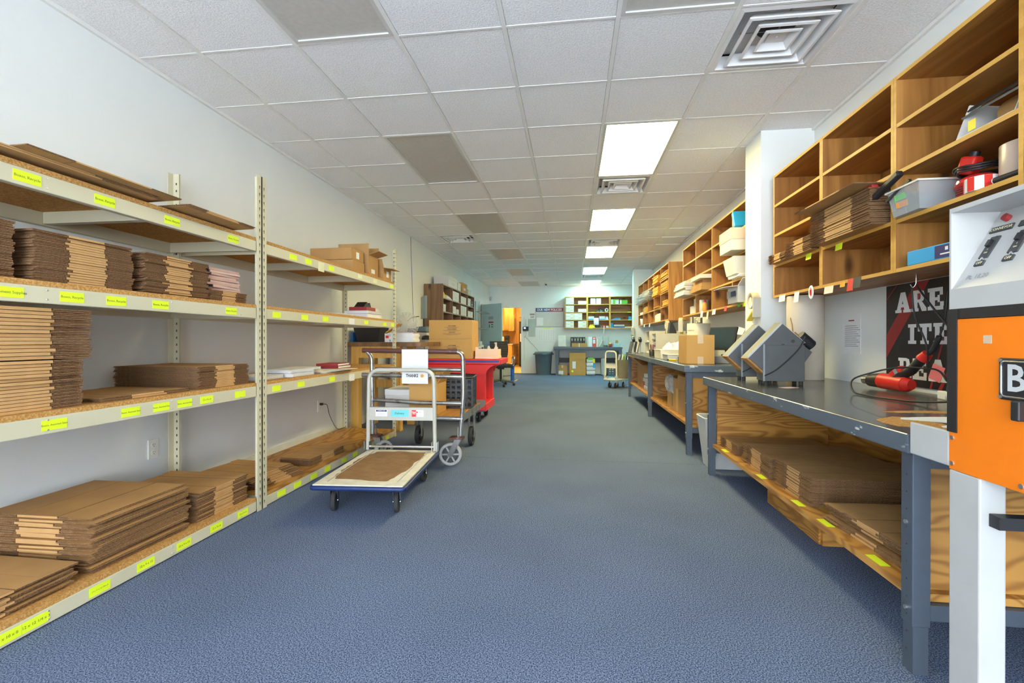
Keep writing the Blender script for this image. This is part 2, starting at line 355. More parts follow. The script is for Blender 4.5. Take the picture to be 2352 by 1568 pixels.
# suspended ceiling: every tile a piece in a grid of tees
ce = struct(B(XL - T, XR + T, YF - T, YB + T, ZC + 0.25, ZC + 0.33).build('ceiling', M['slab']))
gy = [GY0 + GS * k for k in range(-8, 21)]
xs = [XL] + GX + [XR]
ys = [YF] + [y for y in gy if YF + 0.05 < y < YB - 0.05] + [YB]
def row(k): return GY0 + GS * k
LIGHTS = [(5, a, lit) for a, lit in ((-2, 0), (2, 'w'), (6, 'w'), (10, 'w'), (14, 'c'), (18, 'c'))] + [(2, a, 0) for a in (-2, 2, 6, 10, 14, 18)]
VENTS = [(6, 0), (5, 4), (5, 9), (5, 16), (1, 8)]
taken = set()
for c, a, l in LIGHTS: taken |= {(c, a), (c, a + 1)}
for c, a in VENTS: taken.add((c, a))
cache = {}
for i, (x0, x1) in enumerate(zip(xs, xs[1:])):
    for y0, y1 in zip(ys, ys[1:]):
        k = round((y0 - GY0) / GS) if y0 > YF else -99
        if (i, k) in taken: continue
        key = (round(x1 - x0, 3), round(y1 - y0, 3))
        if key not in cache:
            w, h = key[0] / 2 - 0.011, key[1] / 2 - 0.006
            cache[key] = MB().add([(-w, -h, 0.006), (w, -h, 0.006), (w, h, 0.006), (-w, h, 0.006), (-w + .004, -h + .004, 0), (w - .004, -h + .004, 0), (w - .004, h - .004, 0), (-w + .004, h - .004, 0)],
                [(4, 7, 6, 5), (0, 4, 5, 1), (1, 5, 6, 2), (2, 6, 7, 3), (3, 7, 4, 0), (0, 1, 2, 3)]).mesh('ceiling_tile', M['tile'])
        dz = random.uniform(0.0, 0.002) + ZC
        tilt = (0, 0, 0)
        if i == 7 and k in (7, 8, 9): tilt = (R(random.uniform(0.5, 1.1)), R(0.4), 0); dz += 0.006   # a few tiles sit crooked
        inst('ceiling_tile', cache[key], ce, ((x0 + x1) / 2, (y0 + y1) / 2, dz), tilt)
for x in GX: B(x - 0.012, x + 0.012, YF, YB, ZC - 0.004, ZC + 0.02).build('main_tee', M['tee'], ce)
for i, (x0, x1) in enumerate(zip(xs, xs[1:])):
    w = (x1 - x0) / 2 - 0.0115; me_ = B(-w, w, -0.007, 0.007, -0.002, 0.015).mesh('cross_tee', M['tee'])
    for y in ys[1:-1]:
        k = round((y - GY0) / GS)
        if any(c == i and a + 1 == k for c, a, l in LIGHTS): continue
        inst('cross_tee', me_, ce, ((x0 + x1) / 2, y, ZC))

def ceiling_light(c, a, lit):
    x0, x1, y0, y1 = xs[c] + 0.012, xs[c + 1] - 0.012, row(a) + 0.008, row(a + 2) - 0.008
    cx, cy = (x0 + x1) / 2, (y0 + y1) / 2; w, h = (x1 - x0) / 2, (y1 - y0) / 2; f = 0.022
    ordn = ['first', 'second', 'third', 'fourth', 'fifth', 'sixth']
    if lit: lab = '%s glowing ceiling light panel in the lit row, counted from the shop window' % ordn[(a - 2) // 4]
    else: lab = '%s unlit grey ceiling light in the row nearer the steel racks, from the shop window' % ordn[(a + 2) // 4]
    if c == 5 and not lit: lab = 'unlit recessed ceiling light next to the square air diffuser, in the row of lit panels'
    t = thing('ceiling_light', lab, 'ceiling light', (cx, cy, ZC), 0, 'lit ceiling panels' if lit else 'unlit ceiling panels')
    MB().box(-w, w, -h, -h + f, -0.003, 0.05).box(-w, w, h - f, h, -0.003, 0.05).box(-w, -w + f, -h + f, h - f, -0.003, 0.05).box(w - f, w, -h + f, h - f, -0.003, 0.05).build('frame', M['white'], t)
    B(-w + f, w - f, -h + f, h - f, 0.006, 0.012).build('lens', M['lens'] if not lit else M['lampglow'] if lit == 'w' else M['lampcool'], t)
    B(-w, w, -h, h, 0.05, 0.13).build('housing', M['white'], t)
for c, a, l in LIGHTS: ceiling_light(c, a, l)
def ring(mb, a, b, z0, z1, mi=0, t=0.012):
    """square louvre cone: flat lip at half-width a, sloping up to half-width b"""
    def q(r, z): return [(-r, -r, z), (r, -r, z), (r, r, z), (-r, r, z)]
    vs_ = q(a, z0) + q(a - t, z0 - 0.003) + q(b, z1) + q(b, z1 + 0.004) + q(a, z0 + 0.006)
    fs = []
    for g in (0, 4, 8, 12): fs += [(g + i, g + (i + 1) % 4, g + 4 + (i + 1) % 4, g + 4 + i) for i in range(4)]
    fs += [(16 + i, 16 + (i + 1) % 4, (i + 1) % 4, i) for i in range(4)]
    mb.add(vs_, [f[::-1] for f in fs], mi)
def diffuser(c, a, label):
    cx, cy = (xs[c] + xs[c + 1]) / 2, row(a + 0.5); h = 0.292
    t = thing('air_diffuser', label, 'air vent', (cx, cy, ZC), 0, 'ceiling air diffusers')
    f = MB(); ring(f, h, 0.235, 0.0, 0.06, t=0.03); f.build('frame', M['ventw'], t)
    for aa, bb, z in ((0.222, 0.175, -0.012), (0.155, 0.11, -0.010)):
        l = MB(); ring(l, aa, bb, z, z + 0.05, t=0.016); l.build('louvre', M['ventw'], t)
    l = MB(); ring(l, 0.095, 0.05, -0.008, 0.028); l.box(-0.05, 0.05, -0.05, 0.05, 0.018, 0.03); l.cyl((0, 0, 0.012), (0, 0, 0.018), 0.006, n=8); l.build('centre_cone', M['ventw'], t)
    MB().cyl((0, 0, 0.076), (0, 0, 0.08), 0.105, n=24).build('duct_opening', M['slot'], t)
    B(-0.24, 0.24, -0.24, 0.24, 0.08, 0.084).build('plenum_pan', M['ventw'], t)
    MB().tube([(-0.2, 0, 0.05), (0.2, 0, 0.05)], 0.004, 6).tube([(0, -0.2, 0.05), (0, 0.2, 0.05)], 0.004, 6).build('spider', M['chrome'], t)
diffuser(6, 0, 'square stepped white air diffuser beside the unlit light, above the pine cubbies')
for (c, a), n_ in zip(VENTS[1:4], ('first and second', 'second and third', 'last two')): diffuser(c, a, 'square stepped white air diffuser between the %s lit ceiling panels' % n_)
diffuser(1, 8, 'square stepped white air diffuser near the left wall, above the steel racks')

# rooms beyond the two doorways
struct(B(-4.6, -1.05, YB + T, 21.0, -0.14, -0.002).build('floor_kitchen', M['lino']))
struct(B(-4.6, XL - T, DL0 - 0.6, YB + T, -0.14, -0.002).build('floor_side_room', M['lino']))
struct(MB().box(-4.7, -4.6, DL0 - 0.6, 21.0, 0, ZC).box(-4.6, XL - T, DL0 - 0.7, DL0 - 0.6, 0, ZC).box(-4.7, -1.05, 21.0, 21.1, 0, ZC).box(-1.05, -0.95, YB + T, 21.1, 0, ZC).build('wall_kitchen', M['wallk']))
struct(MB().box(-4.7, -0.95, YB + T, 21.1, ZC, ZC + 0.1).box(-4.7, XL - T, DL0 - 0.7, YB + T, ZC, ZC + 0.1).build('ceiling_kitchen', M['wallk']))
for (x, y) in ((-2.0, 16.3), (-2.0, 18.6), (-3.5, 13.9)):
    t = thing('kitchen_light', 'warm ceiling light in the room beyond the doorway', 'ceiling light', (x, y, ZC), 0, 'warm lights beyond the doorway')
    B(-0.25, 0.25, -0.25, 0.25, -0.02, 0.0).build('base', M['white'], t)
    B(-0.22, 0.22, -0.22, 0.22, -0.06, -0.02).build('lens', M['kitchglow'], t, bev=0.01)

# door leaf standing open, hinged on the left wall
dv = Vector((-1.90 - (XL + 0.03), 12.62 - (DL0 - 0.02), 0)); ang = math.atan2(dv.y, dv.x); dw = dv.length
dr = bpy.data.objects.new('door_1', None); COL.objects.link(dr); dr.location = (XL + 0.035, DL0 - 0.03, 0); dr.rotation_euler = (0, 0, ang); struct(dr)
B(0, dw, -0.022, 0.022, 0.012, 2.05).build('door_leaf', M['door'], dr, bev=0.003)
h = MB().cyl((dw - 0.07, -0.022, 0.98), (dw - 0.07, -0.034, 0.98), 0.033).cyl((dw - 0.07, -0.03, 0.98), (dw - 0.07, -0.075, 0.98), 0.011).tube(fillet([(dw - 0.07, -0.07, 0.98), (dw - 0.10, -0.072, 0.98), (dw - 0.19, -0.06, 0.975)], 0.02), 0.010)
h.build('door_handle', M['chrome'], dr)
B(dw - 0.002, dw + 0.002, -0.012, 0.012, 0.93, 1.03).build('latch_plate', M['chrome'], dr)
for z in (0.25, 1.02, 1.8): MB().cyl((0, -0.026, z), (0, -0.026, z + 0.1), 0.009, n=8).build('hinge', M['chrome'], dr)
for y, z0, z1, mt, s_ in ((0, 1.62, 1.70, 'grey', 'x'), (0, 1.52, 1.56, 'dkred', 'x')):
    B(0.33, 0.52, -0.024, -0.0215, z0, z1).build('door_sign', M[mt], dr)
for z in (1.40, 1.46): B(0.44, 0.51, -0.024, -0.0215, z, z + 0.025).build('door_sign', M['ink'], dr)
B(0.35, 0.375, -0.024, -0.0215, 1.39, 1.48).build('door_sign', M['navy'], dr)

# ================================================================ STEEL RACKS along the left wall
XF, XBK = -1.897, -2.50
LV = [(0.007, 0.066), (0.700, 0.764), (1.176, 1.238), (1.582, 1.645)]       # beam bottom / top at each level
DK = 0.020                                                                   # deck board thickness
slot_cache = {}
def rack_post(t, y, sy, x, sx, top, slots=True):
    """L-angle post; sy: side of the flange across the rack (+1 at the far end), sx: +1 front, -1 rear"""
    w, th = 0.042, 0.003; ya, yb = (y - w, y) if sy > 0 else (y, y + w)
    m = MB().box(*sorted((x, x - sx * th)), ya, yb, 0, top)
    m.box(*sorted((x, x - sx * w)), *((y - th, y) if sy > 0 else (y, y + th)), 0, top)
    p = m.build('post', M['rack'], t)
    if slots:
        s = MB(); k = 0; z = 0.04
        while z < top - 0.03:
            fx = sorted((x + sx * 0.0004, x - sx * 0.0005)); cy = (ya + yb) / 2 + 0.004 * sy
            s.box(fx[0], fx[1], cy - 0.0035, cy + 0.0035, z, z + 0.012).box(fx[0], fx[1], cy - 0.0018, cy + 0.0018, z - 0.009, z)
            if sx > 0 or True:
                yy = (y - th - 0.0005, y - th + 0.0004) if sy > 0 else (y - 0.0005, y + 0.0004)
                cx = x - sx * 0.024
                s.box(cx - 0.004, cx + 0.004, yy[0], yy[1], z, z + 0.014)
            z += 0.044
        s.build('slots', M['slot'], p)['kind'] = 'stuff'
def rack(name, label, y0, y1, tops):
    t = thing(name, label, 'shelving', (0, 0, 0), 0)
    for y, sy, tp in ((y0, -1, tops[0]), (y1, 1, tops[1])):
        rack_post(t, y, sy, XF, 1, tp); rack_post(t, y, sy, XBK, -1, tp + 0.04)
    for a, b in LV:
        B(XF - 0.034, XF - 0.0035, y0 + 0.045, y1 - 0.045, a, b).build('front_beam', M['rack'], t, bev=0.003)
        B(XBK + 0.0035, XBK + 0.034, y0 + 0.045, y1 - 0.045, a, b).build('rear_beam', M['rack'], t, bev=0.003)
        for y in (y0 + 0.047, y1 - 0.062): B(XBK + 0.035, XF - 0.035, y, y + 0.015, a + 0.002, b - 0.001).build('end_beam', M['rack'], t)
        for k in (1, 2):
            y = y0 + (y1 - y0) * k / 3; B(XBK + 0.035, XF - 0.035, y - 0.018, y + 0.018, a + 0.008, b - 0.001).build('tie_bar', M['rack'], t)
        B(XBK + 0.004, XF - 0.0045, y0 + 0.046, y1 - 0.046, b, b + DK).build('deck_board', M['ply'] if (a < 0.1 and y0 > 2) else M['pboard'], t)
        for k in (0.47, 0.71, 0.92):
            y = y0 + (y1 - y0) * k
            for z in (a + 0.015, b - 0.013): MB().cyl((XF - 0.0045, y, z), (XF - 0.001, y, z), 0.0045, 0.003, n=8).build('bolt', M['bolt'], t)
    return t
RK1 = rack('steel_rack', 'beige slotted steel rack filled with stacks of flattened cartons', 0.43, 2.664, (2.05, 2.05))
RK2 = rack('steel_rack', 'beige slotted steel rack with half-empty shelves, books and open cartons', 2.670, 4.89, (2.05, 2.02))
st_me = B(-0.0005, 0.0005, -0.043, 0.043, -0.019, 0.019).mesh('shelf_label', M['yellow'])
ST_W = plain('label_worn', (0.78, 0.78, 0.52), 0.6)
def sticker(y, lev, s, col=None, dz=0.0, ln=0.086, h=0.036, tx=0.0135):
    t = RK1 if y < 2.667 else RK2; z = (LV[lev][0] + LV[lev][1]) / 2 + dz; x = XF - 0.0028
    if col is None and ln == 0.086: o = inst('shelf_label', st_me, t, (x, y, z))
    else: o = B(-0.0005, 0.0005, -ln / 2, ln / 2, -h / 2, h / 2).build('shelf_label', col or M['yellow'], t, (x, y, z))
    if s: text('label_text', s, tx, M['inkg'], o, (0.0007, 0, 0), FACE_E)
for y, s in ((1.417, 'Boxes, Recycle'), (1.693, 'Boxes, Recycle'), (2.019, 'Boxes, Recycle'), (2.427, 'Boxes, Recycle'), (3.0, ''), (3.186, ''), (3.513, ''), (4.765, '')): sticker(y, 3, s)
for y in (4.02, 4.35): sticker(y, 3, '', ST_W, 0.004)
sticker(3.36, 3, '', ST_W, -0.012, 0.085, 0.07)
sticker(1.345, 2, ', Foam/Shipment Supplies', ln=0.12)
for y, s in ((1.565, 'Boxes, Recycle'), (1.74, 'Boxes, Recycle'), (1.954, 'Boxes, Recycle'), (2.409, 'Boxes, Recycle'), (2.817, ''), (3.138, ''), (3.423, ''), (4.147, ''), (4.583, ''), (4.79, '')): sticker(y, 2, s)
sticker(3.86, 2, '', M['paper'], -0.002, 0.10, 0.05)
for y, s in ((1.502, 'Boxes, Assorted Sizes'), (1.805, 'Boxes, Assorted Sizes'), (1.957, 'Boxes, Assorted Sizes'), (2.09, 'Boxes, Assorted Sizes'), (2.23, '12 x 9 x 4'), (2.479, ''), (2.813, ''), (3.09, ''), (3.524, ''), (4.79, '')): sticker(y, 1, s, tx=0.010 if 'Ass' in s else 0.0135)
sticker(3.86, 1, '', M['paper'], -0.012, 0.10, 0.06)
for y, s in ((1.352, '12 x 10 x 8'), (1.44, '12 x 12 1/4 x 3'), (1.668, '17 x 11 x 12 1/4 x 5'), (1.875, '12 x 9 x 10'), (2.083, '12 x 9 x 10'), (2.296, '12 x 9 x 6'), (2.5, '12 x 9 x 6'), (2.866, ''), (3.047, ''), (3.256, ''), (3.45, ''), (3.722, ''), (3.922, ''), (4.25, ''), (4.45, ''), (4.65, '')): sticker(y, 0, s, tx=0.008 if '17' in s else 0.0145)

# ---------------------------------------------------------------- flattened cartons
KM = [M['kraft'], M['kedge'], M['kfold']]
def ply(mb, x0, x1, y0, y1, z0, z1, mx, my):
    mb.box(x0, x1, y0, y1, z0, z1); mb.m[-6:] = [0, my, mx, my, mx, 0]
def carton_mesh(dx, dy, t, fl=0.3, along='y'):
    """one flattened carton: folded panel in the middle, two loose flap plies at each end, slots between"""
    m = MB(); g = 0.002
    L = dy if along == 'y' else dx; W = dx if along == 'y' else dy; a = L * fl
    def pl(l0, l1, z0, z1, sw, jx=0.0):
        if along == 'y': ply(m, -W / 2 + jx, W / 2 + jx, l0, l1, z0, z1, 2 if sw else 1, 1)
        else: ply(m, l0, l1, -W / 2 + jx, W / 2 + jx, z0, z1, 1, 2 if sw else 1)
    pl(-L / 2 + a + g, L / 2 - a - g, 0.0, t * 0.86, True)
    for s in (-1, 1):
        l0, l1 = sorted((s * L / 2, s * (L / 2 - a)))
        pl(l0, l1, 0.0, t * 0.38, False, -0.002); pl(l0 + 0.003, l1 - 0.001, t * 0.47, t * 0.84, False, 0.001)
        hx = (l0, l1); pl(l0 + a * 0.4, l1, t * 0.84, t * 0.90, False, -0.012) if s > 0 else None
    return m.mesh('flattened_carton', KM)
def stack(label, group, xf, y0, y1, dx, z0, h, n, side=1, fl=0.3, rot=0.0, jit=0.006, lean=0.0, jr=0.012, along='y', ly=0.0, tilt=0.0):
    t = h / n; dy = y1 - y0; cx = xf - side * dx / 2; cy = (y0 + y1) / 2
    ms = [carton_mesh(dx, dy, t, fl + 0.015 * k, along) for k in (0, 1)]
    for i in range(n):
        o = inst('flattened_carton', ms[i % 2], None, (cx - side * abs(random.gauss(0, jit)) - side * lean * i, cy + random.uniform(-jit, jit) + ly * i, z0 + i * t), (0, R(tilt), rot + random.gauss(0, jr)))
        tag(o, ('topmost ' + label) if (i == n - 1 and n > 4) else label, 'flattened carton', group)
z4, z3, z2, z1 = [LV[i][1] + DK + 0.001 for i in range(4)]
G = 'flattened cartons on the steel rack'
stack('flattened carton in the stack furthest from the middle posts, below the loose sheets', G, -1.925, 0.93, 1.40, 0.46, z2 + 0.0, 0.20, 22)
D2 = z3
stack('flattened carton in the tall tight middle stack below the loose sheets', G, -1.925, 1.455, 1.842, 0.44, z2, 0.19, 20)
stack('flattened carton in the bowed stack next to the pink magazines on the rack', G, -1.925, 1.90, 2.285, 0.40, z2, 0.19, 21, jit=0.012)
stack('small flattened carton under the pink magazines on the rack', G, -1.935, 2.30, 2.585, 0.36, z2, 0.06, 7)
stack('flattened carton in the lower of two piles stacked up on the rack shelf', G, -1.925, 1.00, 1.63, 0.50, z3, 0.185, 15, fl=0.17)
stack('flattened carton in the upper of two piles stacked up on the rack shelf', G, -1.925, 0.95, 1.66, 0.52, z3 + 0.188, 0.19, 14, fl=0.19)
stack('flattened carton in the low wide pile against the rack post, above the wall outlet', G, -1.935, 2.235, 2.60, 0.52, z3, 0.118, 14, rot=-0.03)
stack('thin flattened carton lying alone between two piles on the rack', G, -1.935, 1.70, 2.16, 0.42, z3, 0.016, 2)
stack('flattened carton in the short pile at the open end of the lowest rack shelf', G, -1.925, 0.90, 1.60, 0.50, z4, 0.086, 9, jit=0.014)
stack('large flattened carton in the tall splayed pile on the lowest rack shelf', G, -1.925, 1.68, 2.15, 0.53, z4, 0.222, 20, jit=0.016, along='x')
stack('flattened carton in the neat stack beside the middle posts on the lowest rack shelf', G, -1.943, 2.225, 2.60, 0.50, z4, 0.15, 15)
stack('flattened carton in the slumped pile on the lowest shelf past the middle posts', G, -1.945, 2.80, 3.20, 0.44, z4, 0.085, 9, rot=-0.14, ly=-0.010, lean=0.006)
stack('small flattened carton in the last pile before the bare end of the shelf', G, -1.95, 3.33, 3.80, 0.26, z4, 0.055, 7, rot=-0.05)
stack('large loose carton sheet under a smaller one on the top rack shelf', G, -1.85, 0.72, 1.90, 0.56, z1 + 0.0085, 0.011, 2, fl=0.22, jit=0.008, jr=0.004, tilt=-1.4)
stack('topmost loose carton sheet overhanging the top rack shelf', G, -1.80, 1.34, 1.965, 0.54, z1 + 0.021, 0.006, 1, fl=0.25, jit=0.0, jr=0.004, tilt=-1.4)
stack('smaller loose carton sheet on the top rack shelf against the middle posts', G, -1.80, 2.00, 2.47, 0.54, z1 + 0.006, 0.014, 3, fl=0.25, jit=0.008, jr=0.008, tilt=-1.0)

# pile of magazines
for i in range(9):
    m = MB().box(-0.11, 0.11, -0.115, 0.115, 0, 0.0125, 0); m.box(-0.111, 0.111, -0.121, -0.113, -0.0003, 0.0132, 1)
    o = m.build('magazine', [plain('magazine_pages_%d' % i, random.choice([(0.55, 0.33, 0.28), (0.62, 0.42, 0.38), (0.5, 0.28, 0.25)]), 0.5), M['black'] if i % 2 else M['navy']], None,
                (-2.07 + random.uniform(-.012, .012), 2.435 + random.uniform(-.015, .015), z2 + 0.0625 + i * 0.0138), (0, 0, random.gauss(0, 0.06)))
    tag(o, 'pink-covered magazine in the pile on top of small cartons on the rack', 'magazine', 'pile of magazines on the rack')

# open and closed cartons on the half-empty rack
def open_carton(name, label, loc, rz, w, d, h, flaps, mat='kraft', cat='box', closed=False, tape=False):
    """w along x, d along y; flaps: angle for each of -x, +x, -y, +y (0 = flat outwards, 90 = upright); None = none"""
    t = thing(name, label, cat, loc, rz)
    th = 0.005
    if closed:
        MB().box(-w / 2, w / 2, -d / 2, d / 2, 0, h).build('carton_body', M[mat], t, bev=0.003)
    else:
        MB().shell(-w / 2, w / 2, -d / 2, d / 2, 0, h, th).build('carton_body', M[mat], t)
    for k, a in enumerate(flaps):
        if a is None: continue
        ln = min(w, d) * 0.48; a = R(a)
        if k < 2:
            s = -1 if k == 0 else 1
            B(0, ln, -d / 2, d / 2, 0, th).build('flap', M[mat], t, (s * w / 2, 0, h), (0, -a, 0) if s > 0 else (0, -a, math.pi))
        else:
            s = -1 if k == 2 else 1
            B(-w / 2, w / 2, 0, ln, 0, th).build('flap', M[mat], t, (0, s * d / 2, h), (a, 0, 0) if s > 0 else (a, 0, math.pi))
    if tape:
        MB().box(-0.026, 0.026, -d / 2 - 0.001, d / 2 + 0.001, h, h + 0.0012).box(-0.026, 0.026, -d / 2 - 0.0012, -d / 2, h - 0.08, h).box(-0.026, 0.026, -d / 2 - 0.0012, -d / 2, 0, 0.07).build('packing_tape', M['tape'], t)
    return t
for i, (z, dx) in enumerate(((z1, 0.0), (z1 + 0.108, -0.01))):
    t = open_carton('flat_carton', ['closed low carton at the bottom of a pair on the top rack shelf', 'closed low carton on top of another on the top rack shelf'][i], (-2.16 + dx, 4.12, z), 0, 0.40, 0.24, 0.105, (None,) * 4, closed=True)
    if i: B(0.2, 0.2008, -0.03, 0.03, 0.02, 0.08).build('address_label', M['paper'], t)
t = open_carton('open_carton', 'open carton with flaps sticking up on the top rack shelf', (-2.09, 4.40, z1), 0, 0.30, 0.22, 0.20, (85, 15, 88, 80))
B(0.15, 0.151, -0.05, 0.03, 0.03, 0.07).build('address_label', M['paper'], t)
t = open_carton('open_carton', 'small open carton with one drooping flap at the end of the top rack shelf', (-2.02, 4.68, z1), 0, 0.22, 0.20, 0.115, (80, -8, 60, None))
B(0.11, 0.111, -0.03, 0.03, 0.03, 0.09).build('address_label', M['paper'], t)

# books and papers on the half-empty rack
def book(label, loc, rz, w, d, h, cover, pages='paper', spiral=False, group=None, coverz=0.0025, name='book', cat='book'):
    """w along x (spine runs along y at -x)"""
    t = thing(name, label, cat, loc, rz, group)
    B(-w / 2 + 0.003, w / 2 - 0.003, -d / 2 + 0.003, d / 2 - 0.003, coverz, h - coverz).build('pages', M[pages], t)
    MB().box(-w / 2, w / 2, -d / 2, d / 2, 0, coverz).box(-w / 2, w / 2, -d / 2, d / 2, h - coverz, h).build('cover', M[cover], t)
    if spiral:
        s = MB(); n = int(d / 0.011)
        for i in range(n):
            y = -d / 2 + 0.006 + i * 0.011
            s.tube([(w / 2 - 0.004 + (h / 2 + 0.001) * math.cos(a), y, h / 2 + (h / 2 - 0.0014) * math.sin(a)) for a in [2 * math.pi * j / 8 for j in range(8)]], 0.0012, 4, closed=True)
        s.build('wire_binding', M['white'], t)['kind'] = 'stuff'
    else:
        B(-w / 2 - 0.0015, -w / 2 + 0.001, -d / 2, d / 2, 0, h).build('spine', M[cover], t)
    return t
GB = 'spiral bound books on the rack'
book('white spiral-bound book lying on the rack against the post', (-2.08, 2.87, z3), 0.04, 0.22, 0.26, 0.024, 'paper', spiral=True, group=GB)
book('white spiral-bound book lying slightly ajar on other spiral books on the rack', (-2.04, 3.17, z3 + 0.0265), -0.05, 0.21, 0.28, 0.022, 'paper', spiral=True, group=GB)
book('white spiral-bound book underneath another one on the rack', (-2.04, 3.17, z3), 0.02, 0.22, 0.29, 0.024, 'paper', spiral=True, group=GB)
for i in range(5):
    o = MB().box(-0.15, 0.15, -0.215, 0.215, 0, 0.003).build('newsprint_sheet', M['cream'], None, (-2.06 + 0.012 * i, 3.62 + 0.02 * (i % 3), z3 + 0.0035 * i), (0, 0, 0.05 - 0.05 * i))
    tag(o, 'cream paper sheet in the loose pile under the red books', 'paper', 'loose cream sheets on the rack')
for i in range(2):
    book('dark red hardback lying on the cream sheets on the rack', (-2.06, 3.86 - 0.02 * i, z3 + 0.019 + 0.021 * i), R(90) + 0.05 * i, 0.23, 0.19, 0.019, 'dkred', group='red hardbacks on the rack')
book('pale spiral-bound book behind the red hardbacks on the rack', (-2.17, 3.52, z3 + 0.021), 0.03, 0.22, 0.24, 0.02, 'paper', spiral=True)
# level above: notepads, red boxed set
book('pale spiral-bound notebook lying flat on the rack near the stacked books', (-2.10, 3.95, z2), 0.0, 0.22, 0.26, 0.022, 'paper', spiral=True)
book('thick white ring-bound manual at the bottom of the mixed book pile on the rack', (-2.09, 4.50, z2), 0.0, 0.24, 0.34, 0.042, 'paper')
book('grey spiral-bound manual in the middle of the mixed book pile on the rack', (-2.09, 4.49, z2 + 0.043), 0.02, 0.24, 0.34, 0.030, 'lgrey', spiral=True)
t = thing('boxed_set', 'dark red boxed software set on top of the mixed book pile on the rack', 'box', (-2.08, 4.47, z2 + 0.076), 0)
B(-0.09, 0.09, -0.12, 0.09, 0, 0.034).build('carton_body', M['dkred'], t); B(-0.085, 0.085, 0.09, 0.17, 0.001, 0.032).build('pages', M['paper'], t)
MB().prism([(-0.10, 0.0), (-0.02, 0.055), (0.02, 0.03), (0.05, 0.05), (0.08, 0.0)], 'x', -0.05, 0.05).build('black_sleeve', M['black'], t, (0, 0, 0.034))

# wall outlets and cords
def outlet(y, z, label):
    t = thing('wall_outlet', label, 'outlet', (XL, y, z), 0)
    B(0.0, 0.006, -0.037, 0.037, -0.06, 0.06).build('cover_plate', M['base'], t, bev=0.002)
    for dz in (-0.024, 0.024):
        o = MB().cyl((0.006, 0, dz), (0.008, 0, dz), 0.017, n=16).build('socket', M['base'], t)
        MB().box(0.008, 0.0085, -0.008, -0.006, dz, dz + 0.009).box(0.008, 0.0085, 0.005, 0.007, dz, dz + 0.008).cyl((0.008, 0, dz - 0.008), (0.0085, 0, dz - 0.008), 0.0028, n=8).build('socket_holes', M['slot'], o)
    return t
outlet(2.62, 0.364, 'white wall outlet with nothing plugged in, behind the carton rack')
outlet(4.565, 0.36, 'white wall outlet with a black plug, behind the half-empty rack')
t = thing('extension_cord', 'black power cord hanging from the wall outlet down to the lowest rack shelf', 'cord', (XL + 0.01, 4.565, 0.38))
MB().box(0.0, 0.03, -0.012, 0.012, -0.012, 0.012).build('plug', M['black'], t, bev=0.003)
MB().tube(fillet([(0.025, 0, 0), (0.05, 0.05, -0.005), (0.06, 0.07, -0.12), (0.13, 0.10, -0.286), (0.14, 0.22, -0.286), (0.13, 0.28, -0.286)], 0.06), 0.0032, 6).build('cable', M['black'], t)
tag(MB().tube([(XL + 0.006, 7.33, 2.73), (XL + 0.008, 7.36, 2.3), (XL + 0.008, 7.40, 1.9), (XL + 0.006, 7.44, 1.5), (XL + 0.01, 7.46, 1.2)], 0.0035, 6).build('network_cable', plain('cable_blue', (0.05, 0.06, 0.30), 0.5)), 'thin blue cable running down the left wall from the ceiling', 'cable')

# ================================================================ RIGHT SIDE: cubbies on the wall
CB = [1.385, 1.625, 1.863, 2.095, 2.33]
def cubby(name, label, xf, xb, ys_, zs, mats, lip=0.02, cat='cubby shelf', rows=None):
    """open pigeon-hole unit; xf front plane, xb back plane, ys_ panel positions, zs board heights"""
    t = thing(name, label, cat); s = 1 if xf < xb else -1; h = 0.0095
    def pan(nm, x0, x1, y0, y1, z0, z1, mset):
        m = MB().box(min(x0, x1), max(x0, x1), y0, y1, z0, z1); m.m[-6:] = [0, 0, 1 if s < 0 else 0, 0, 1 if s > 0 else 0, 0]
        return m.build(nm, mset, t)
    for k, y in enumerate(ys_): pan('upright_panel', xf, xb - s * 0.006, y - h, y + h, zs[0] - h, zs[-1] + h, [mats[3] if len(mats) > 3 else mats[0], mats[2]])
    for a, b in zip(ys_, ys_[1:]):
        for z in zs: pan('shelf_board', xf + s * 0.001, xb - s * 0.006, a + h, b - h, z - h, z + h, [mats[1], mats[2]])
    B(min(xb, xb - s * 0.006), max(xb, xb - s * 0.006), ys_[0], ys_[-1], zs[0], zs[-1]).build('back_panel', mats[0], t)
    return t
PM = [M['pinex'], M['piney'], M['pedge'], M['pine']]
XA, XW = 1.58, XR - 0.001
cubby('pine_cubby', 'knotty pine wall cubby against the white column, holding small carton stacks', XA, XW, [3.236, 3.93], CB, PM)
cubby('pine_cubby', 'knotty pine wall cubby with the big overhanging carton stack', XA, XW, [2.555, 3.216], CB, PM)
cubby('pine_cubby', 'knotty pine wall cubby with the clear bin, cord reel and kraft roll', XA, XW, [1.88, 2.535], CB, PM)
cubby('pine_cubby', 'long pine wall cubby between the two column bays, holding tubs and white cartons', XA, XW, [4.40, 4.895, 5.587, 6.284, 6.98], CB, PM)
cubby('pine_cubby', 'pine wall cubby full of golden envelopes, ending at the far column', XA, XW, [8.01, 8.70, 9.41, 10.12, 10.81, 11.53], CB, PM)
def lv(i): return CB[i] + 0.0105
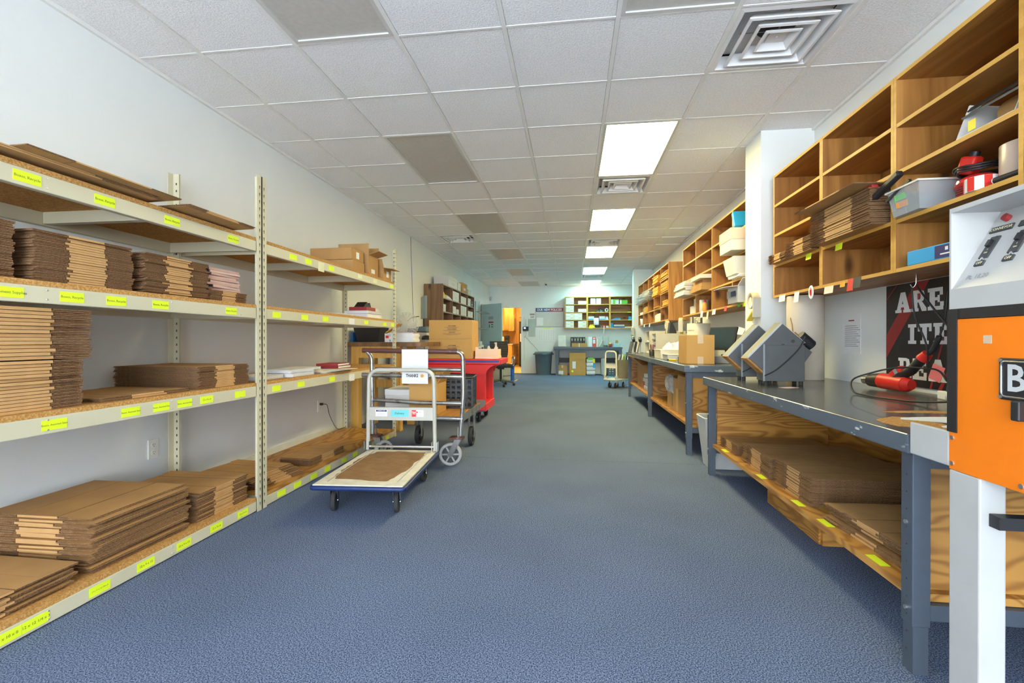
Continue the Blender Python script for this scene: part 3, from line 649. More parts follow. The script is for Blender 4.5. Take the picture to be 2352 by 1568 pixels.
# tags and scraps stuck along the cubby edges
def scrap(y, z, w, h, col, ty=0.0, x=XA - 0.002, label='paper scrap taped to the bottom edge of the pine cubbies', grp='paper scraps on the cubby edge'):
    tag(MB().box(-0.0008, 0.0008, -w / 2, w / 2, -h / 2, h / 2).build('paper_tag', M[col] if isinstance(col, str) else col, None, (x, y, z), (0, R(6), ty)), label, 'paper tag', grp)
for y, z, w, h, c in ((3.78, 1.36, 0.10, 0.05, 'paper'), (3.55, 1.35, 0.07, 0.075, 'paper'), (3.13, 1.355, 0.10, 0.045, 'cream'), (2.90, 1.36, 0.06, 0.07, 'redp'), (2.84, 1.365, 0.07, 0.06, 'ink'), (2.98, 1.37, 0.05, 0.03, 'gold'),
                      (6.0, 1.36, 0.10, 0.08, 'paper'), (5.75, 1.34, 0.07, 0.10, 'cream'), (5.5, 1.36, 0.12, 0.06, 'paper'), (5.1, 1.37, 0.08, 0.05, 'redp'), (4.7, 1.38, 0.06, 0.04, 'green'), (4.55, 1.38, 0.1, 0.05, 'yellow'),
                      (10.6, 1.36, 0.14, 0.06, 'paper'), (9.9, 1.35, 0.12, 0.07, 'paper')): scrap(y, z, w, h, c)
for y, z in ((3.38, 1.605), (3.02, 1.60)): scrap(y, z, 0.07, 0.04, 'yellow', label='fluorescent green tag on a cubby shelf edge under a carton stack', grp='green tags on the cubby')
t = thing('loop_tag', 'looped red and white printed ribbon on the cubby edge', 'paper tag', (XA - 0.005, 3.33, 1.36))
MB().tube([(-0.004, 0.022 * math.cos(a), 0.038 * math.sin(a)) for a in [2 * math.pi * i / 14 for i in range(14)]], 0.004, 5, closed=True, r2=0.010).build('ribbon', M['paper'], t)
MB().tube([(-0.006, 0.010 * math.cos(a), 0.020 * math.sin(a)) for a in [2 * math.pi * i / 10 for i in range(10)]], 0.003, 5, closed=True).build('print', M['redp'], t)

# stacks of cartons in the cubbies
G2 = 'flattened cartons in the pine cubbies'
stack('small flattened carton in the lower of two piles in the cubby by the column', G2, 1.535, 3.63, 3.91, 0.34, lv(1), 0.065, 7, side=-1, jit=0.004)
stack('small flattened carton in the higher of two piles in the cubby by the column', G2, 1.535, 3.26, 3.615, 0.34, lv(1), 0.10, 9, side=-1, jit=0.004)
stack('flattened carton in the big stack overhanging the pine cubby', G2, 1.50, 2.60, 3.19, 0.40, lv(1), 0.19, 18, side=-1, fl=0.26, jit=0.005, jr=0.006)
o = inst('flattened_carton', carton_mesh(0.44, 0.60, 0.008, 0.2), None, (1.63, 2.885, lv(1) + 0.199), (0, R(1.2), 0.02)); tag(o, 'loose carton sheet lying askew on top of the big stack in the cubby', 'flattened carton')

# near cubby: bin, tools, rolls
t = thing('clear_bin', 'clear plastic bin with green and orange labels on the cubby edge', 'bin', (1.66, 2.40, lv(1)))
MB().shell(-0.13, 0.13, -0.10, 0.11, 0, 0.125, 0.003, 0, 0.018, 0.02).build('tub', M['clear'], t)
MB().box(-0.137, 0.137, -0.107, -0.10, 0.118, 0.126).box(-0.137, 0.137, 0.11, 0.117, 0.118, 0.126).box(-0.137, -0.13, -0.10, 0.11, 0.118, 0.126).box(0.13, 0.137, -0.10, 0.11, 0.118, 0.126).build('rim', M['frost'], t)
for dy, dz, mt in ((0.03, 0.085, plain('tag_green', (0.10, 0.75, 0.12), 0.6)), (0.025, 0.05, plain('tag_orange', (0.95, 0.38, 0.06), 0.6))):
    p = MB().box(-0.001, 0.001, -0.035, 0.035, -0.014, 0.014).build('bin_label', mt, t, (-0.127 + (0.125 - dz) * 0.13, dy, dz), (0, R(-8), R(3)))
t = thing('tool', 'black and red hand tool sticking out of the clear bin', 'tool', (1.535, 2.47, lv(1) + 0.085), R(2))
MB().ob((0.0, 0.06, 0.075), (0.03, 0.22, 0.028), (R(-20), 0, 0)).build('handle', M['black'], t, bev=0.006)
MB().ob((0.0, 0.155, 0.108), (0.034, 0.05, 0.034), (R(-20), 0, 0)).build('end_cap', M['dkred'], t, bev=0.006)
MB().ob((0.0, -0.03, 0.03), (0.012, 0.16, 0.012), (R(-20), 0, 0)).build('shaft', M['black'], t)
# cord reel with heat gun on top
t = thing('cord_reel', 'red cord reel wound with cable in the pine cubby', 'cord reel', (1.70, 2.21, lv(1)))
MB().lathe([(0.03, 0.0), (0.075, 0.002), (0.078, 0.012), (0.05, 0.016), (0.05, 0.056), (0.078, 0.06), (0.07, 0.085), (0.045, 0.10), (0.012, 0.104)], n=24).build('drum', M['redp'], t)
w_ = MB()
for i in range(4): w_.tube([((0.066) * math.cos(a), 0.066 * math.sin(a), 0.022 + 0.0095 * i) for a in [2 * math.pi * j / 20 for j in range(20)]], 0.005, 6, closed=True)
w_.build('wound_cable', M['dkred'], t)
MB().cyl((-0.062, 0, 0.07), (-0.080, 0, 0.074), 0.008, n=10).build('knob', M['chrome'], t)
t = thing('heat_gun', 'red tool with a black cable coiled on the cord reel', 'tool', (1.69, 2.20, lv(1) + 0.104), 0.3)
MB().ob((0, 0.03, 0.046), (0.05, 0.065, 0.075), (R(18), 0, 0)).build('body', M['redp'], t, bev=0.01)
MB().cyl((0, 0.015, 0.078), (0, 0.008, 0.098), 0.018, n=12).build('nozzle', M['black'], t)
c_ = MB()
for i in range(3): c_.tube([((0.08 + 0.006 * i) * math.cos(a), -0.01 + (0.066 + 0.006 * i) * math.sin(a), 0.006 + 0.008 * i + 0.004 * math.sin(3 * a)) for a in [2 * math.pi * j / 22 for j in range(22)]], 0.0045, 6, closed=True)
c_.build('coiled_cable', M['black'], t)
t = thing('label_roll', 'small roll wrapped in red and white striped print, in the pine cubby', 'roll', (1.622, 2.095, lv(1)))
MB().lathe([(0.05, 0.0), (0.05, 0.055), (0.012, 0.055), (0.012, 0.02)], n=24).build('roll_body', M['paper'], t)
for k in range(6):
    a = R(60 * k + 15); MB().ob((0.0503 * math.cos(a), 0.0503 * math.sin(a), 0.0275), (0.002, 0.024, 0.053), (0, 0, a)).build('red_stripe', M['redp'], t)
t = thing('kraft_roll', 'shiny tan paper roll standing in the pine cubby', 'roll', (1.70, 1.985, lv(1)))
MB().lathe([(0.082, 0.0), (0.083, 0.003), (0.083, 0.147), (0.082, 0.15), (0.03, 0.15), (0.03, 0.11)], n=32).build('roll_body', plain('kraft_glossy', (0.62, 0.48, 0.38), 0.28, var=0.05), t)
t = thing('tube', 'black tube with a white end cap lying in front of the tan roll', 'tube', (1.60, 1.96, lv(1) + 0.014))
MB().cyl((0, 0.045, 0), (0.015, -0.055, 0.004), 0.013, n=16).build('barrel', M['black'], t); MB().cyl((0, 0.045, 0), (-0.0004, 0.048, 0), 0.0132, n=16).build('end_cap', M['paper'], t)
t = thing('paper_dispenser', 'white sheet-metal paper cutter with a yellow sticker in the pine cubby', 'dispenser', (1.70, 2.08, lv(2)))
MB().prism([(-0.11, 0.0), (0.12, 0.0), (0.12, 0.13), (-0.06, 0.145)], 'y', 0.095, 0.10).build('end_plate', M['white'], t)
MB().prism([(-0.11, 0.0), (0.12, 0.0), (0.12, 0.13), (-0.06, 0.145)], 'y', -0.165, -0.16).build('end_plate', M['white'], t)
MB().box(-0.11, 0.12, -0.16, 0.095, 0, 0.006).build('base_plate', M['white'], t)
MB().ob((-0.075, -0.03, 0.10), (0.035, 0.255, 0.008), (0, R(-35), 0)).build('cutter_bar', M['chrome'], t)
MB().ob((-0.062, -0.03, 0.125), (0.02, 0.255, 0.006), (0, R(-50), 0)).build('guide_bar', M['black'], t)
MB().cyl((0.02, 0.0, 0.062), (0.02, -0.155, 0.062), 0.055, n=24).build('paper_core', M['kraft'], t)
B(-0.112, -0.1105, 0.0, 0.035, 0.012, 0.052).build('sticker', plain('sticker_yellow', (0.95, 0.72, 0.02), 0.5), t)
t = thing('blue_carton', 'bright blue carton with a navy label in the bottom of the pine cubby', 'box', (1.68, 2.32, lv(0)), 0.05)
B(-0.095, 0.13, -0.17, 0.13, 0, 0.065).build('carton_body', M['ltblue'], t, bev=0.002)
p = B(-0.0965, -0.0952, -0.15, -0.03, 0.005, 0.06).build('carton_label', M['navy'], t); MB().box(-0.0972, -0.0966, -0.10, -0.085, 0.035, 0.05).box(-0.0972, -0.0966, -0.13, -0.06, 0.018, 0.024).build('label_print', M['paper'], p)

# poster, notice, hook and cable under the cubbies
def slab(ch):
    """bold slab-serif capitals as polygons in a unit box"""
    bx = lambda a, b, c, d: [(a, c), (b, c), (b, d), (a, d)]
    return {'I': [bx(.05, .95, 0, .17), bx(.05, .95, .83, 1), bx(.28, .72, .17, .83)],
            'T': [bx(0, 1, .82, 1), bx(0, .17, .62, .82), bx(.83, 1, .62, .82), bx(.34, .66, .17, .82), bx(.2, .8, 0, .17)],
            'E': [bx(0, .95, 0, .17), bx(0, .92, .83, 1), bx(.12, .44, .17, .83), bx(.44, .7, .43, .57), bx(.62, .74, .34, .66), bx(.78, .97, .17, .36), bx(.76, .92, .66, .83)],
            'A': [[(.08, .1), (.34, .1), (.62, 1), (.36, 1)], [(.62, .1), (.96, .1), (.66, 1), (.40, 1)], bx(.3, .7, .26, .42), bx(0, .42, 0, .14), bx(.55, 1.04, 0, .14)],
            'R': [bx(0, .48, 0, .15), bx(0, .6, .85, 1), bx(.12, .40, .15, .85), bx(.4, .66, .42, .56), [(.6, 1), (.82, .94), (.88, .72), (.8, .5), (.6, .42), (.6, .56), (.64, .72), (.6, .85)], [(.48, .46), (.72, .44), (1.0, .14), (1.0, 0), (.72, 0)]],
            }[ch]
t = thing('poster', 'black poster with big white slab letters and red streaks above the heat gun', 'poster', (XR, 0, 0))
B(-0.006, -0.001, 2.30, 3.152, 0.78, 1.372).build('poster_board', M['poster'], t)
for (a, b, c, d) in ((3.152, 3.152, 2.96, 3.10), ):
    MB().prism([(3.152, 0.93), (3.152, 1.07), (2.90, 1.372), (2.80, 1.372)], 'x', -0.0066, -0.006).build('red_streak', M['dkred'], t)
for p_ in ([(3.152, 1.28), (3.152, 1.29), (3.06, 1.372), (3.05, 1.372)], [(2.80, 0.78), (2.785, 0.78), (2.70, 1.05), (2.71, 1.05)], [(2.74, 0.78), (2.715, 0.78), (2.62, 0.95), (2.64, 0.95)]):
    MB().prism(p_, 'x', -0.0066, -0.006).build('red_streak', M['dkred'], t)
for row_, z0, h_, ltr in ((0, 1.204, 0.118, (('A', 3.068, 2.945), ('R', 2.935, 2.822), ('E', 2.812, 2.70))), (1, 1.022, 0.112, (('I', 2.965, 2.895), ('T', 2.885, 2.785), ('E', 2.772, 2.675))), (2, 0.822, 0.118, (('R', 3.042, 2.935), ('E', 2.925, 2.815), ('A', 2.805, 2.68)))):
    for ch, ya, yb in ltr:
        m = MB()
        for j_, poly in enumerate(slab(ch)):
            m.prism([(ya + (yb - ya) * p[0], z0 + h_ * p[1]) for p in poly], 'x', -0.0072 - 0.00025 * j_, -0.0064)
        m.build('letter_' + ch.lower(), M['paper'], t)
t = thing('wall_notice', 'white printed notice on the right wall beside the black poster', 'notice', (XR, 3.525, 1.09))
B(-0.002, 0, -0.105, 0.105, -0.14, 0.14).build('sheet', M['paper'], t)
B(-0.0026, -0.002, -0.035, 0.03, 0.085, 0.093).build('red_title', M['dkred'], t)
for i in range(11): B(-0.0026, -0.002, -0.06 - 0.02 * (i % 3), 0.075, 0.05 - 0.014 * i, 0.054 - 0.014 * i).build('text_line', M['grey'], t)
t = thing('hanging_cable', 'black cable looped over a silver hook under the pine cubby, in front of the poster', 'cable', (1.72, 2.60, 1.375))
MB().tube(fillet([(0, 0, 0), (0, 0, -0.05), (-0.01, 0.008, -0.07), (-0.02, 0.01, -0.05)], 0.02), 0.003, 6).build('hook', M['chrome'], t)
MB().tube(fillet([(0, 0.03, -0.06), (0.0, 0.02, -0.20), (0.02, -0.05, -0.36), (0.04, -0.02, -0.47)], 0.12), 0.0042, 8).tube(fillet([(0, 0.0, -0.055), (0.01, -0.10, -0.18), (0.02, -0.24, -0.33), (0.06, -0.30, -0.40)], 0.08), 0.0045, 8).build('cable', M['black'], t)

# ================================================================ WORKBENCHES
def bench_leg(t, x, y, ztop, foot=True, w=0.052):
    p = MB().box(x, x + w, y, y + w, 0.15, ztop).build('leg', M['bleg'], t, bev=0.003)
    if foot: MB().box(x + 0.004, x + w - 0.004, y + 0.004, y + w - 0.004, 0.0, 0.152).build('leg_foot', M['bleg'], p)
    h_ = MB(); z = 0.07
    while z < ztop - 0.05: h_.cyl((x - 0.0006, y + w / 2, z), (x + 0.001, y + w / 2, z), 0.0035, n=6); z += 0.055
    h_.build('leg_holes', M['slot'], p)['kind'] = 'stuff'
    for z in (0.2, 0.47): MB().cyl((x - 0.006, y + w / 2, z), (x, y + w / 2, z), 0.007, n=6).build('bolt', M['bolt'], p)
def bench(name, label, x0, x1, y0, y1, zt, legs, zs, yp):
    t = thing(name, label, 'workbench'); th = 0.062
    m = MB().box(x0, x1, y0, y1, zt - th, zt); m.m[-6:] = [1, 1, 1, 1, 1, 0]
    m.build('bench_top', [M['btop'], M['bedge']], t, bev=0.006, seg=3)
    for y in legs:
        bench_leg(t, x0 + 0.03, y, zt - th); MB().box(x1 - 0.10, x1 - 0.05, y, y + 0.05, 0.0, zt - th).build('leg', M['bleg'], t)
        B(x0 + 0.082, x1 - 0.10, y + 0.005, y + 0.045, zs - 0.075, zs - 0.026).build('cross_rail', M['bleg'], t)
        B(x0 + 0.082, x1 - 0.10, y + 0.005, y + 0.045, zt - th - 0.05, zt - th).build('top_rail', M['bleg'], t)
    B(x0 + 0.083, x1 - 0.03, y0 + 0.05, y1 - 0.02, zs - 0.024, zs).build('lower_shelf', M['ply'], t)
    B(x0 + 0.055, x0 + 0.083, y0 + 0.085, y1 - 0.07, zs - 0.026, zs).build('shelf_nosing', M['ply'], t)
    B(x1 - 0.030, x1 - 0.014, y0 + 0.05, y1 - 0.02, zs - 0.024, zt - th - 0.02).build('back_panel', M['ply'], t)
    for y in yp: B(x0 + 0.084, x1 - 0.031, y, y + 0.016, zs + 0.0005, zt - th - 0.002).build('plywood_partition', M['plyx'], t)
    return t
BT1, BT2 = 0.756, 0.816
b1 = bench('workbench', 'slate grey workbench with chipped edges under the pine cubbies, cartons on its shelf', 1.02, XR - 0.003, 1.576, 3.84, BT1, (1.60, 3.775), 0.245, (1.655, 3.755))
B(1.26, 1.86, 2.55, 2.57, 0.0, 0.22).build('shelf_support', M['plyx'], b1); B(1.25, 1.27, 2.57, 3.2, 0.0, 0.22).build('shelf_support', M['ply'], b1)
b2 = bench('workbench', 'long slate grey workbench beyond the white column, carrying the sealed carton', 1.00, XR - 0.003, 4.375, 8.95, BT2, (4.41, 6.56, 8.83), 0.275, (4.49, 6.64, 8.88))
# worn laminate patches on the near bench corner
for x, y, lx, ly, mt in ((1.17, 1.78, 0.20, 0.30, 'pboard'), (1.36, 1.86, 0.30, 0.16, 'paper'), (1.40, 2.06, 0.34, 0.07, 'pboard'), (1.30, 1.70, 0.16, 0.12, 'paper')):
    pts = []
    for i in range(14):
        a = 2 * math.pi * i / 14; k = 1 + random.uniform(-.25, .2); pts.append((x + lx / 2 * k * math.cos(a), y + ly / 2 * k * math.sin(a)))
    MB().prism(pts, 'z', BT1 + 0.0002, BT1 + 0.0008 + 0.0003 * (mt == 'paper')).build('worn_patch', M[mt], b1)
for y in (3.55, 2.9, 2.45, 2.2, 1.85): B(1.082, 1.115, y - 0.045, y + 0.045, 0.2452, 0.2458).build('shelf_label', M['yellow'], b1)
G3 = 'flattened cartons under the workbench'
stack('flattened carton in the low stack by the plywood end panel under the workbench', G3, 1.125, 3.40, 3.73, 0.62, 0.246, 0.07, 8, side=-1, jr=0.008)
stack('flattened carton in the second stack from the far end under the workbench', G3, 1.125, 2.84, 3.28, 0.62, 0.246, 0.115, 12, side=-1, rot=-0.03, jr=0.008)
stack('flattened carton in the tallest stack under the workbench', G3, 1.13, 2.40, 2.77, 0.66, 0.246, 0.135, 15, side=-1, jr=0.006)
stack('large flattened carton in the splayed stack behind the slate bench leg', G3, 1.125, 1.74, 2.25, 0.66, 0.246, 0.085, 8, side=-1, rot=0.05, jit=0.02, fl=0.36)

# paper joggers
def jogger(label, loc):
    t = thing('paper_jogger', label, 'machine', loc)
    MB().box(-0.1225, 0.1225, -0.06, 0.06, 0.025, 0.255).build('base_box', M['dgrey'], t, bev=0.003)
    MB().box(-0.127, -0.117, -0.064, -0.056, 0.025, 0.26).build('corner_trim', M['grey'], t)
    for x in (-0.105, 0.105):
        for y in (-0.045, 0.045): MB().cyl((x, y, 0), (x, y, 0.026), 0.013, n=12).build('foot', M['rubber'], t)
    # tray box, tipped about y
    tr = inst('tray', MB().box(-0.115, 0.185, -0.052, 0.05, 0, 0.185).mesh('tray', M['dgrey']), t, (0.0, 0, 0.132), (0, R(-47), 0), 0.003)
    B(-0.12, 0.187, -0.054, 0.052, 0.185, 0.191).build('tray_lid', M['dgrey'], tr); B(-0.12, 0.187, -0.0555, -0.0535, 0.183, 0.193).build('lid_edge', M['lgrey'], tr)
    B(0.185, 0.188, -0.0555, -0.0535, 0.0, 0.19).build('lid_edge', M['lgrey'], tr)
    B(-0.128, -0.115, -0.054, 0.052, 0.03, 0.19).build('wooden_stop', M['piney'], tr, bev=0.003)
    for x, z in ((0.085, 0.085), (0.145, 0.06)): MB().cyl((x, -0.0535, z), (x, -0.0515, z), 0.011, n=14).build('vent_hole', M['slot'], tr)
    MB().cyl((0.212, 0.0, 0.04), (0.212, 0.0, -0.055), 0.038, n=24).cyl((0.212, 0.0, -0.055), (0.212, 0.0, -0.062), 0.032, n=24).build('motor', M['black'], tr)
    B(0.188, 0.205, -0.03, 0.03, 0.05, 0.085).build('wood_block', M['piney'], tr)
    MB().tube(fillet([(-0.12, -0.066, 0.06), (-0.06, -0.068, 0.09), (0.02, -0.068, 0.16), (0.09, -0.066, 0.235), (0.125, -0.06, 0.31)], 0.06), 0.004, 7).build('cable', M['black'], t)
    MB().prism([(0.1225, 0.14), (0.17, 0.21), (0.1225, 0.25)], 'y', -0.05, 0.05).build('motor_bracket', M['dgrey'], t)
jogger('grey paper jogger with tilted tray and black motor, in front of its twin', (1.336, 3.226, BT1 + 0.001))
jogger('grey paper jogger with tilted tray behind another one, next to the tan roll', (1.322, 3.575, BT1 + 0.001))
t = thing('kraft_roll', 'tall tan paper roll standing under the pine cubby by the white column', 'roll', (1.705, 3.70, BT1 + 0.001))
MB().lathe([(0.118, 0), (0.12, 0.004), (0.12, 0.606), (0.118, 0.61), (0.035, 0.61), (0.035, 0.45)], n=40).build('roll_body', plain('roll_tan', (0.62, 0.54, 0.44), 0.6, var=0.04), t)
MB().tube([(-0.116, -0.035, 0.45), (-0.112, -0.05, 0.40), (-0.108, -0.058, 0.3), (-0.109, -0.057, 0.18)], 0.004, 5).build('torn_edge', M['kraft'], t)

# heat gun lying on the bench
t = thing('heat_gun', 'red and black heat gun lying on the workbench below the poster', 'heat gun', (1.76, 2.95, BT1), R(12)); t.scale = (1.06, 1.06, 1.06)
MB().cyl((0.02, 0.0, 0.05), (0.0, -0.16, 0.045), 0.043, 0.040, n=20).build('body', M['redp'], t)
MB().cyl((0.022, 0.005, 0.05), (0.033, 0.085, 0.046), 0.041, 0.036, n=20).cyl((0.033, 0.085, 0.046), (0.034, 0.09, 0.046), 0.036, 0.024, n=20).build('nozzle_guard', M['black'], t)
MB().cyl((0.033, 0.08, 0.046), (0.042, 0.145, 0.042), 0.022, 0.021, n=18).build('nozzle', M['steel'], t)
MB().tube([(0.0, -0.10, 0.07), (0.0, -0.19, 0.12), (0.0, -0.25, 0.185)], 0.024, 12, r2=0.02).build('grip', M['black'], t)
MB().ob((0.0, -0.115, 0.098), (0.034, 0.075, 0.05), (R(-35), 0, 0)).build('switch_housing', M['redp'], t, bev=0.006)
MB().ob((-0.018, -0.118, 0.108), (0.008, 0.02, 0.024), (R(-35), 0, 0)).build('switch', M['grey'], t)
MB().cyl((0.0, -0.245, 0.178), (0.0, -0.272, 0.205), 0.028, 0.022, n=16).build('end_cap', M['redp'], t)
MB().tube([(0.0, -0.27, 0.20), (0.0, -0.30, 0.225), (0.0, -0.33, 0.29)], 0.012, 8).build('strain_relief', M['rubber'], t)
MB().tube(fillet([(0.0, -0.33, 0.29), (0.01, -0.345, 0.36), (0.03, -0.34, 0.50)], 0.05), 0.0042, 7).build('cable', M['black'], t)
MB().cyl((0.0, -0.16, 0.045), (0.0, -0.19, 0.046), 0.040, 0.025, n=20).build('rear_vent', M['redp'], t)
MB().ob((-0.02, -0.335, 0.115), (0.002, 0.06, 0.075), (R(20), 0, 0)).build('warning_tag', plain('tag_red', (0.85, 0.20, 0.20), 0.5), t)
tag(MB().tube(fillet([(1.79, 2.50, 0.845), (1.785, 2.54, 0.90), (1.70, 2.72, 0.905), (1.52, 2.80, 0.83), (1.49, 2.72, BT1 + 0.006), (1.48, 2.52, BT1 + 0.006), (1.54, 2.30, BT1 + 0.008), (1.62, 2.10, 0.80)], 0.09, 6), 0.0045, 8).build('loose_cable', M['black']), 'grey black cable arching over the workbench from the power strip', 'cable')
t = thing('power_strip', 'cream power strip on the workbench with a black plug in it', 'power strip', (1.79, 2.42, BT1), R(-10))
B(-0.035, 0.035, -0.14, 0.12, 0, 0.04).build('strip_body', M['base'], t, bev=0.005)
for y in (-0.09, -0.03): B(-0.018, 0.018, y - 0.018, y + 0.018, 0.04, 0.042).build('socket', M['cream'], t)
MB().cyl((0, 0.08, 0.04), (0, 0.08, 0.075), 0.017, 0.012, n=12).cyl((0, 0.08, 0.075), (0, 0.075, 0.10), 0.008, n=8).build('plug', M['black'], t)
t = thing('paper_tube', 'short white cardboard tube lying on the bench beside the power strip', 'tube', (1.69, 2.33, BT1 + 0.031), 0)
MB().lathe([(0.03, 0.0), (0.03, 0.16), (0.026, 0.16), (0.026, 0.0), (0.03, 0.0)], n=20, T=Matrix.Rotation(R(90), 4, 'X')).build('tube_wall', M['white'], t)
tag(B(-0.05, 0.05, -0.03, 0.03, 0, 0.0012).build('paper_slip', plain('slip_pink', (0.80, 0.62, 0.60), 0.7), None, (1.30, 3.02, BT1 + 0.0002), (0, 0, 0.5)), 'pale pink printed slip lying on the workbench', 'paper')

# waste bin between the benches
t = thing('waste_bin', 'grey rectangular plastic waste bin between the two workbenches', 'waste bin', (1.25, 4.055, 0))
MB().shell(-0.19, 0.22, -0.13, 0.13, 0, 0.41, 0.004, 0, 0.045, 0.035).build('bin_body', M['lgrey'], t)
MB().tube(fillet([(0.0, -0.133, 0.41), (-0.193, -0.133, 0.41), (-0.193, 0.133, 0.41), (0.223, 0.133, 0.41), (0.223, -0.133, 0.41), (0.0, -0.133, 0.41)], 0.04), 0.007, 8).build('rim', M['lgrey'], t)

# ================================================================ ORANGE SHRINK TUNNEL
t = thing('shrink_tunnel', 'orange and white shrink-wrap tunnel machine on white legs beside the workbench', 'machine')
X0, X1, Ya, Yb = 1.0, 1.72, 0.42, 1.39
B(X0 + 0.02, X1, Ya, Yb - 0.02, 0.70, 1.125).build('tunnel_body', M['black'], t)
op = B(X0, X0 + 0.02, Ya, Yb, 0.70, 1.098).build('orange_panel', M['orange'], t, bev=0.002)
for y, z in ((Yb - 0.012, 0.785), (Yb - 0.012, 0.717), (1.185, 0.715), (0.5, 0.715)): MB().cyl((X0 - 0.003, y, z), (X0, y, z), 0.006, n=10).build('screw', M['bolt'], op)
B(X0 - 0.0006, X0, 1.262, 1.285, 1.035, 1.055).build('tape_residue', M['tape'], op)
B(X0 - 0.002, X0 + 0.02, Ya, Yb, 1.099, 1.125).build('black_trim', M['black'], t)
B(X0 - 0.003, X0 + 0.05, Yb - 0.028, Yb + 0.003, 0.80, 1.125).build('curtain_frame', M['black'], t)
B(X0, X0 + 0.01, Yb, 1.537, 0.706, 0.80).build('conveyor_side', M['mwhite'], t, bev=0.004)
B(X1 - 0.01, X1, Yb, 1.537, 0.706, 0.80).build('conveyor_side', M['mwhite'], t)
B(X0 + 0.012, X1 - 0.012, Yb - 0.02, 1.53, 0.74, 0.752).build('conveyor_belt', M['rubber'], t)
MB().cyl((X0 + 0.012, 1.51, 0.75), (X1 - 0.012, 1.51, 0.75), 0.022, n=14).build('roller', M['chrome'], t)
for x in (X0, X1 - 0.06):
    for y in (1.295, Ya): B(x, x + 0.06, y, y + 0.095, 0, 0.70).build('leg', M['mwhite'], t, bev=0.004)
MB().box(X0 + 0.02, X1 - 0.02, 1.265, 1.293, 0.585, 0.612).box(X0 + 0.02, X1 - 0.02, 1.262, 1.293, 0.612, 0.616).build('cross_bar', M['black'], t)
# hood with recessed sloping control panel
MB().prism([(X0, 1.125), (X1, 1.125), (X1, 1.392), (X0 + 0.0, 1.392), (X0, 1.380), (X0 + 0.118, 1.380), (X0 + 0.002, 1.178), (X0, 1.178)], 'y', Ya, Yb - 0.006).build('hood', M['mwhite'], t)
B(X0, X0 + 0.12, Yb - 0.006, Yb, 1.125, 1.392).build('hood_cheek', M['mwhite'], t)
U = Vector((0.116, 0, 0.202)).normalized(); W = Vector((0, -1, 0)); NN = W.cross(U)
RM = Matrix((W, U, NN)).transposed().to_euler(); P0 = Vector((X0 + 0.002, 0, 1.178)); SL = 0.233
def onp(y, s, off=0.001): q = P0 + U * (SL * s) + NN * off; return (q.x, y, q.z)
def plate(name, y, s, w, h, mt, th=0.002, par=None):
    return MB().box(-w / 2, w / 2, -h / 2, h / 2, -th, th).build(name, M[mt], par or t, onp(y, s, th), RM)
GL = plain('switch_lettering', (0.80, 0.74, 0.45), 0.5)
for y, lab in ((1.342, 'CONVEYOR'), (1.262, None)):
    q = MB().cyl((0, 0, 0), (0, 0, 0.012), 0.009, n=14).build('indicator_lamp', M['dkred'], t, onp(y, 0.86), RM)
    plate('name_plate', y, 0.735, 0.062, 0.016, 'ink')
    if lab: text('plate_text', lab, 0.0115, GL, t, onp(y, 0.735, 0.0042), RM)
    plate('switch_plate', y, 0.50, 0.026, 0.062, 'ink'); plate('rocker', y + 0.001, 0.54, 0.010, 0.018, 'black', 0.006)
    for k in (-0.35, -0.15): text('plate_text', 'ON' if k < -0.2 else 'I', 0.006, GL, t, onp(y, 0.50 + 0.2 * k, 0.0042), RM)
    for s in (0.65, 0.355): MB().cyl((0, 0, 0), (0, 0, 0.004), 0.004, n=8).build('screw', M['bolt'], t, onp(y, s), RM)
    plate('name_plate', y, 0.30, 0.026, 0.014, 'ink'); text('plate_text', 'OFF', 0.0105, GL, t, onp(y, 0.30, 0.0042), RM)
text('handwriting', 'Pt. 18,20', 0.018, M['grey'], t, onp(1.325, 0.13, 0.0012), RM)
pl_ = B(X0 - 0.006, X0, 1.06, 1.237, 0.905, 1.002).build('maker_plate', M['black'], t, bev=0.004)
MB().tube(fillet([(X0 - 0.0065, 1.15, 0.913), (X0 - 0.0065, 1.229, 0.913), (X0 - 0.0065, 1.229, 0.994), (X0 - 0.0065, 1.068, 0.994), (X0 - 0.0065, 1.068, 0.913), (X0 - 0.0065, 1.15, 0.913)], 0.012), 0.0025, 6).build('plate_rim', M['chrome'], pl_)
text('plate_letter', 'B', 0.086, M['lgrey'], pl_, (X0 - 0.0068, 1.193, 0.9535), FACE_W, bold=0.0015)
for y, z in ((1.231, 0.911), (1.231, 0.996)): MB().cyl((X0 - 0.009, y, z), (X0 - 0.006, y, z), 0.004, n=8).build('screw', M['bolt'], pl_)
MB().ob((X0 - 0.012, 1.178, 0.885), (0.02, 0.02, 0.045), (0, 0, 0)).build('lever', M['black'], t, bev=0.003)

# ================================================================ THINGS ON AND UNDER THE LONG WORKBENCH
Z2 = BT2 + 0.0012
t = open_carton('sealed_carton', 'sealed brown carton with tape across it on the corner of the long workbench', (1.20, 4.765, Z2), 0.0, 0.255, 0.33, 0.275, (None,) * 4, 'kbright', closed=True, tape=True)
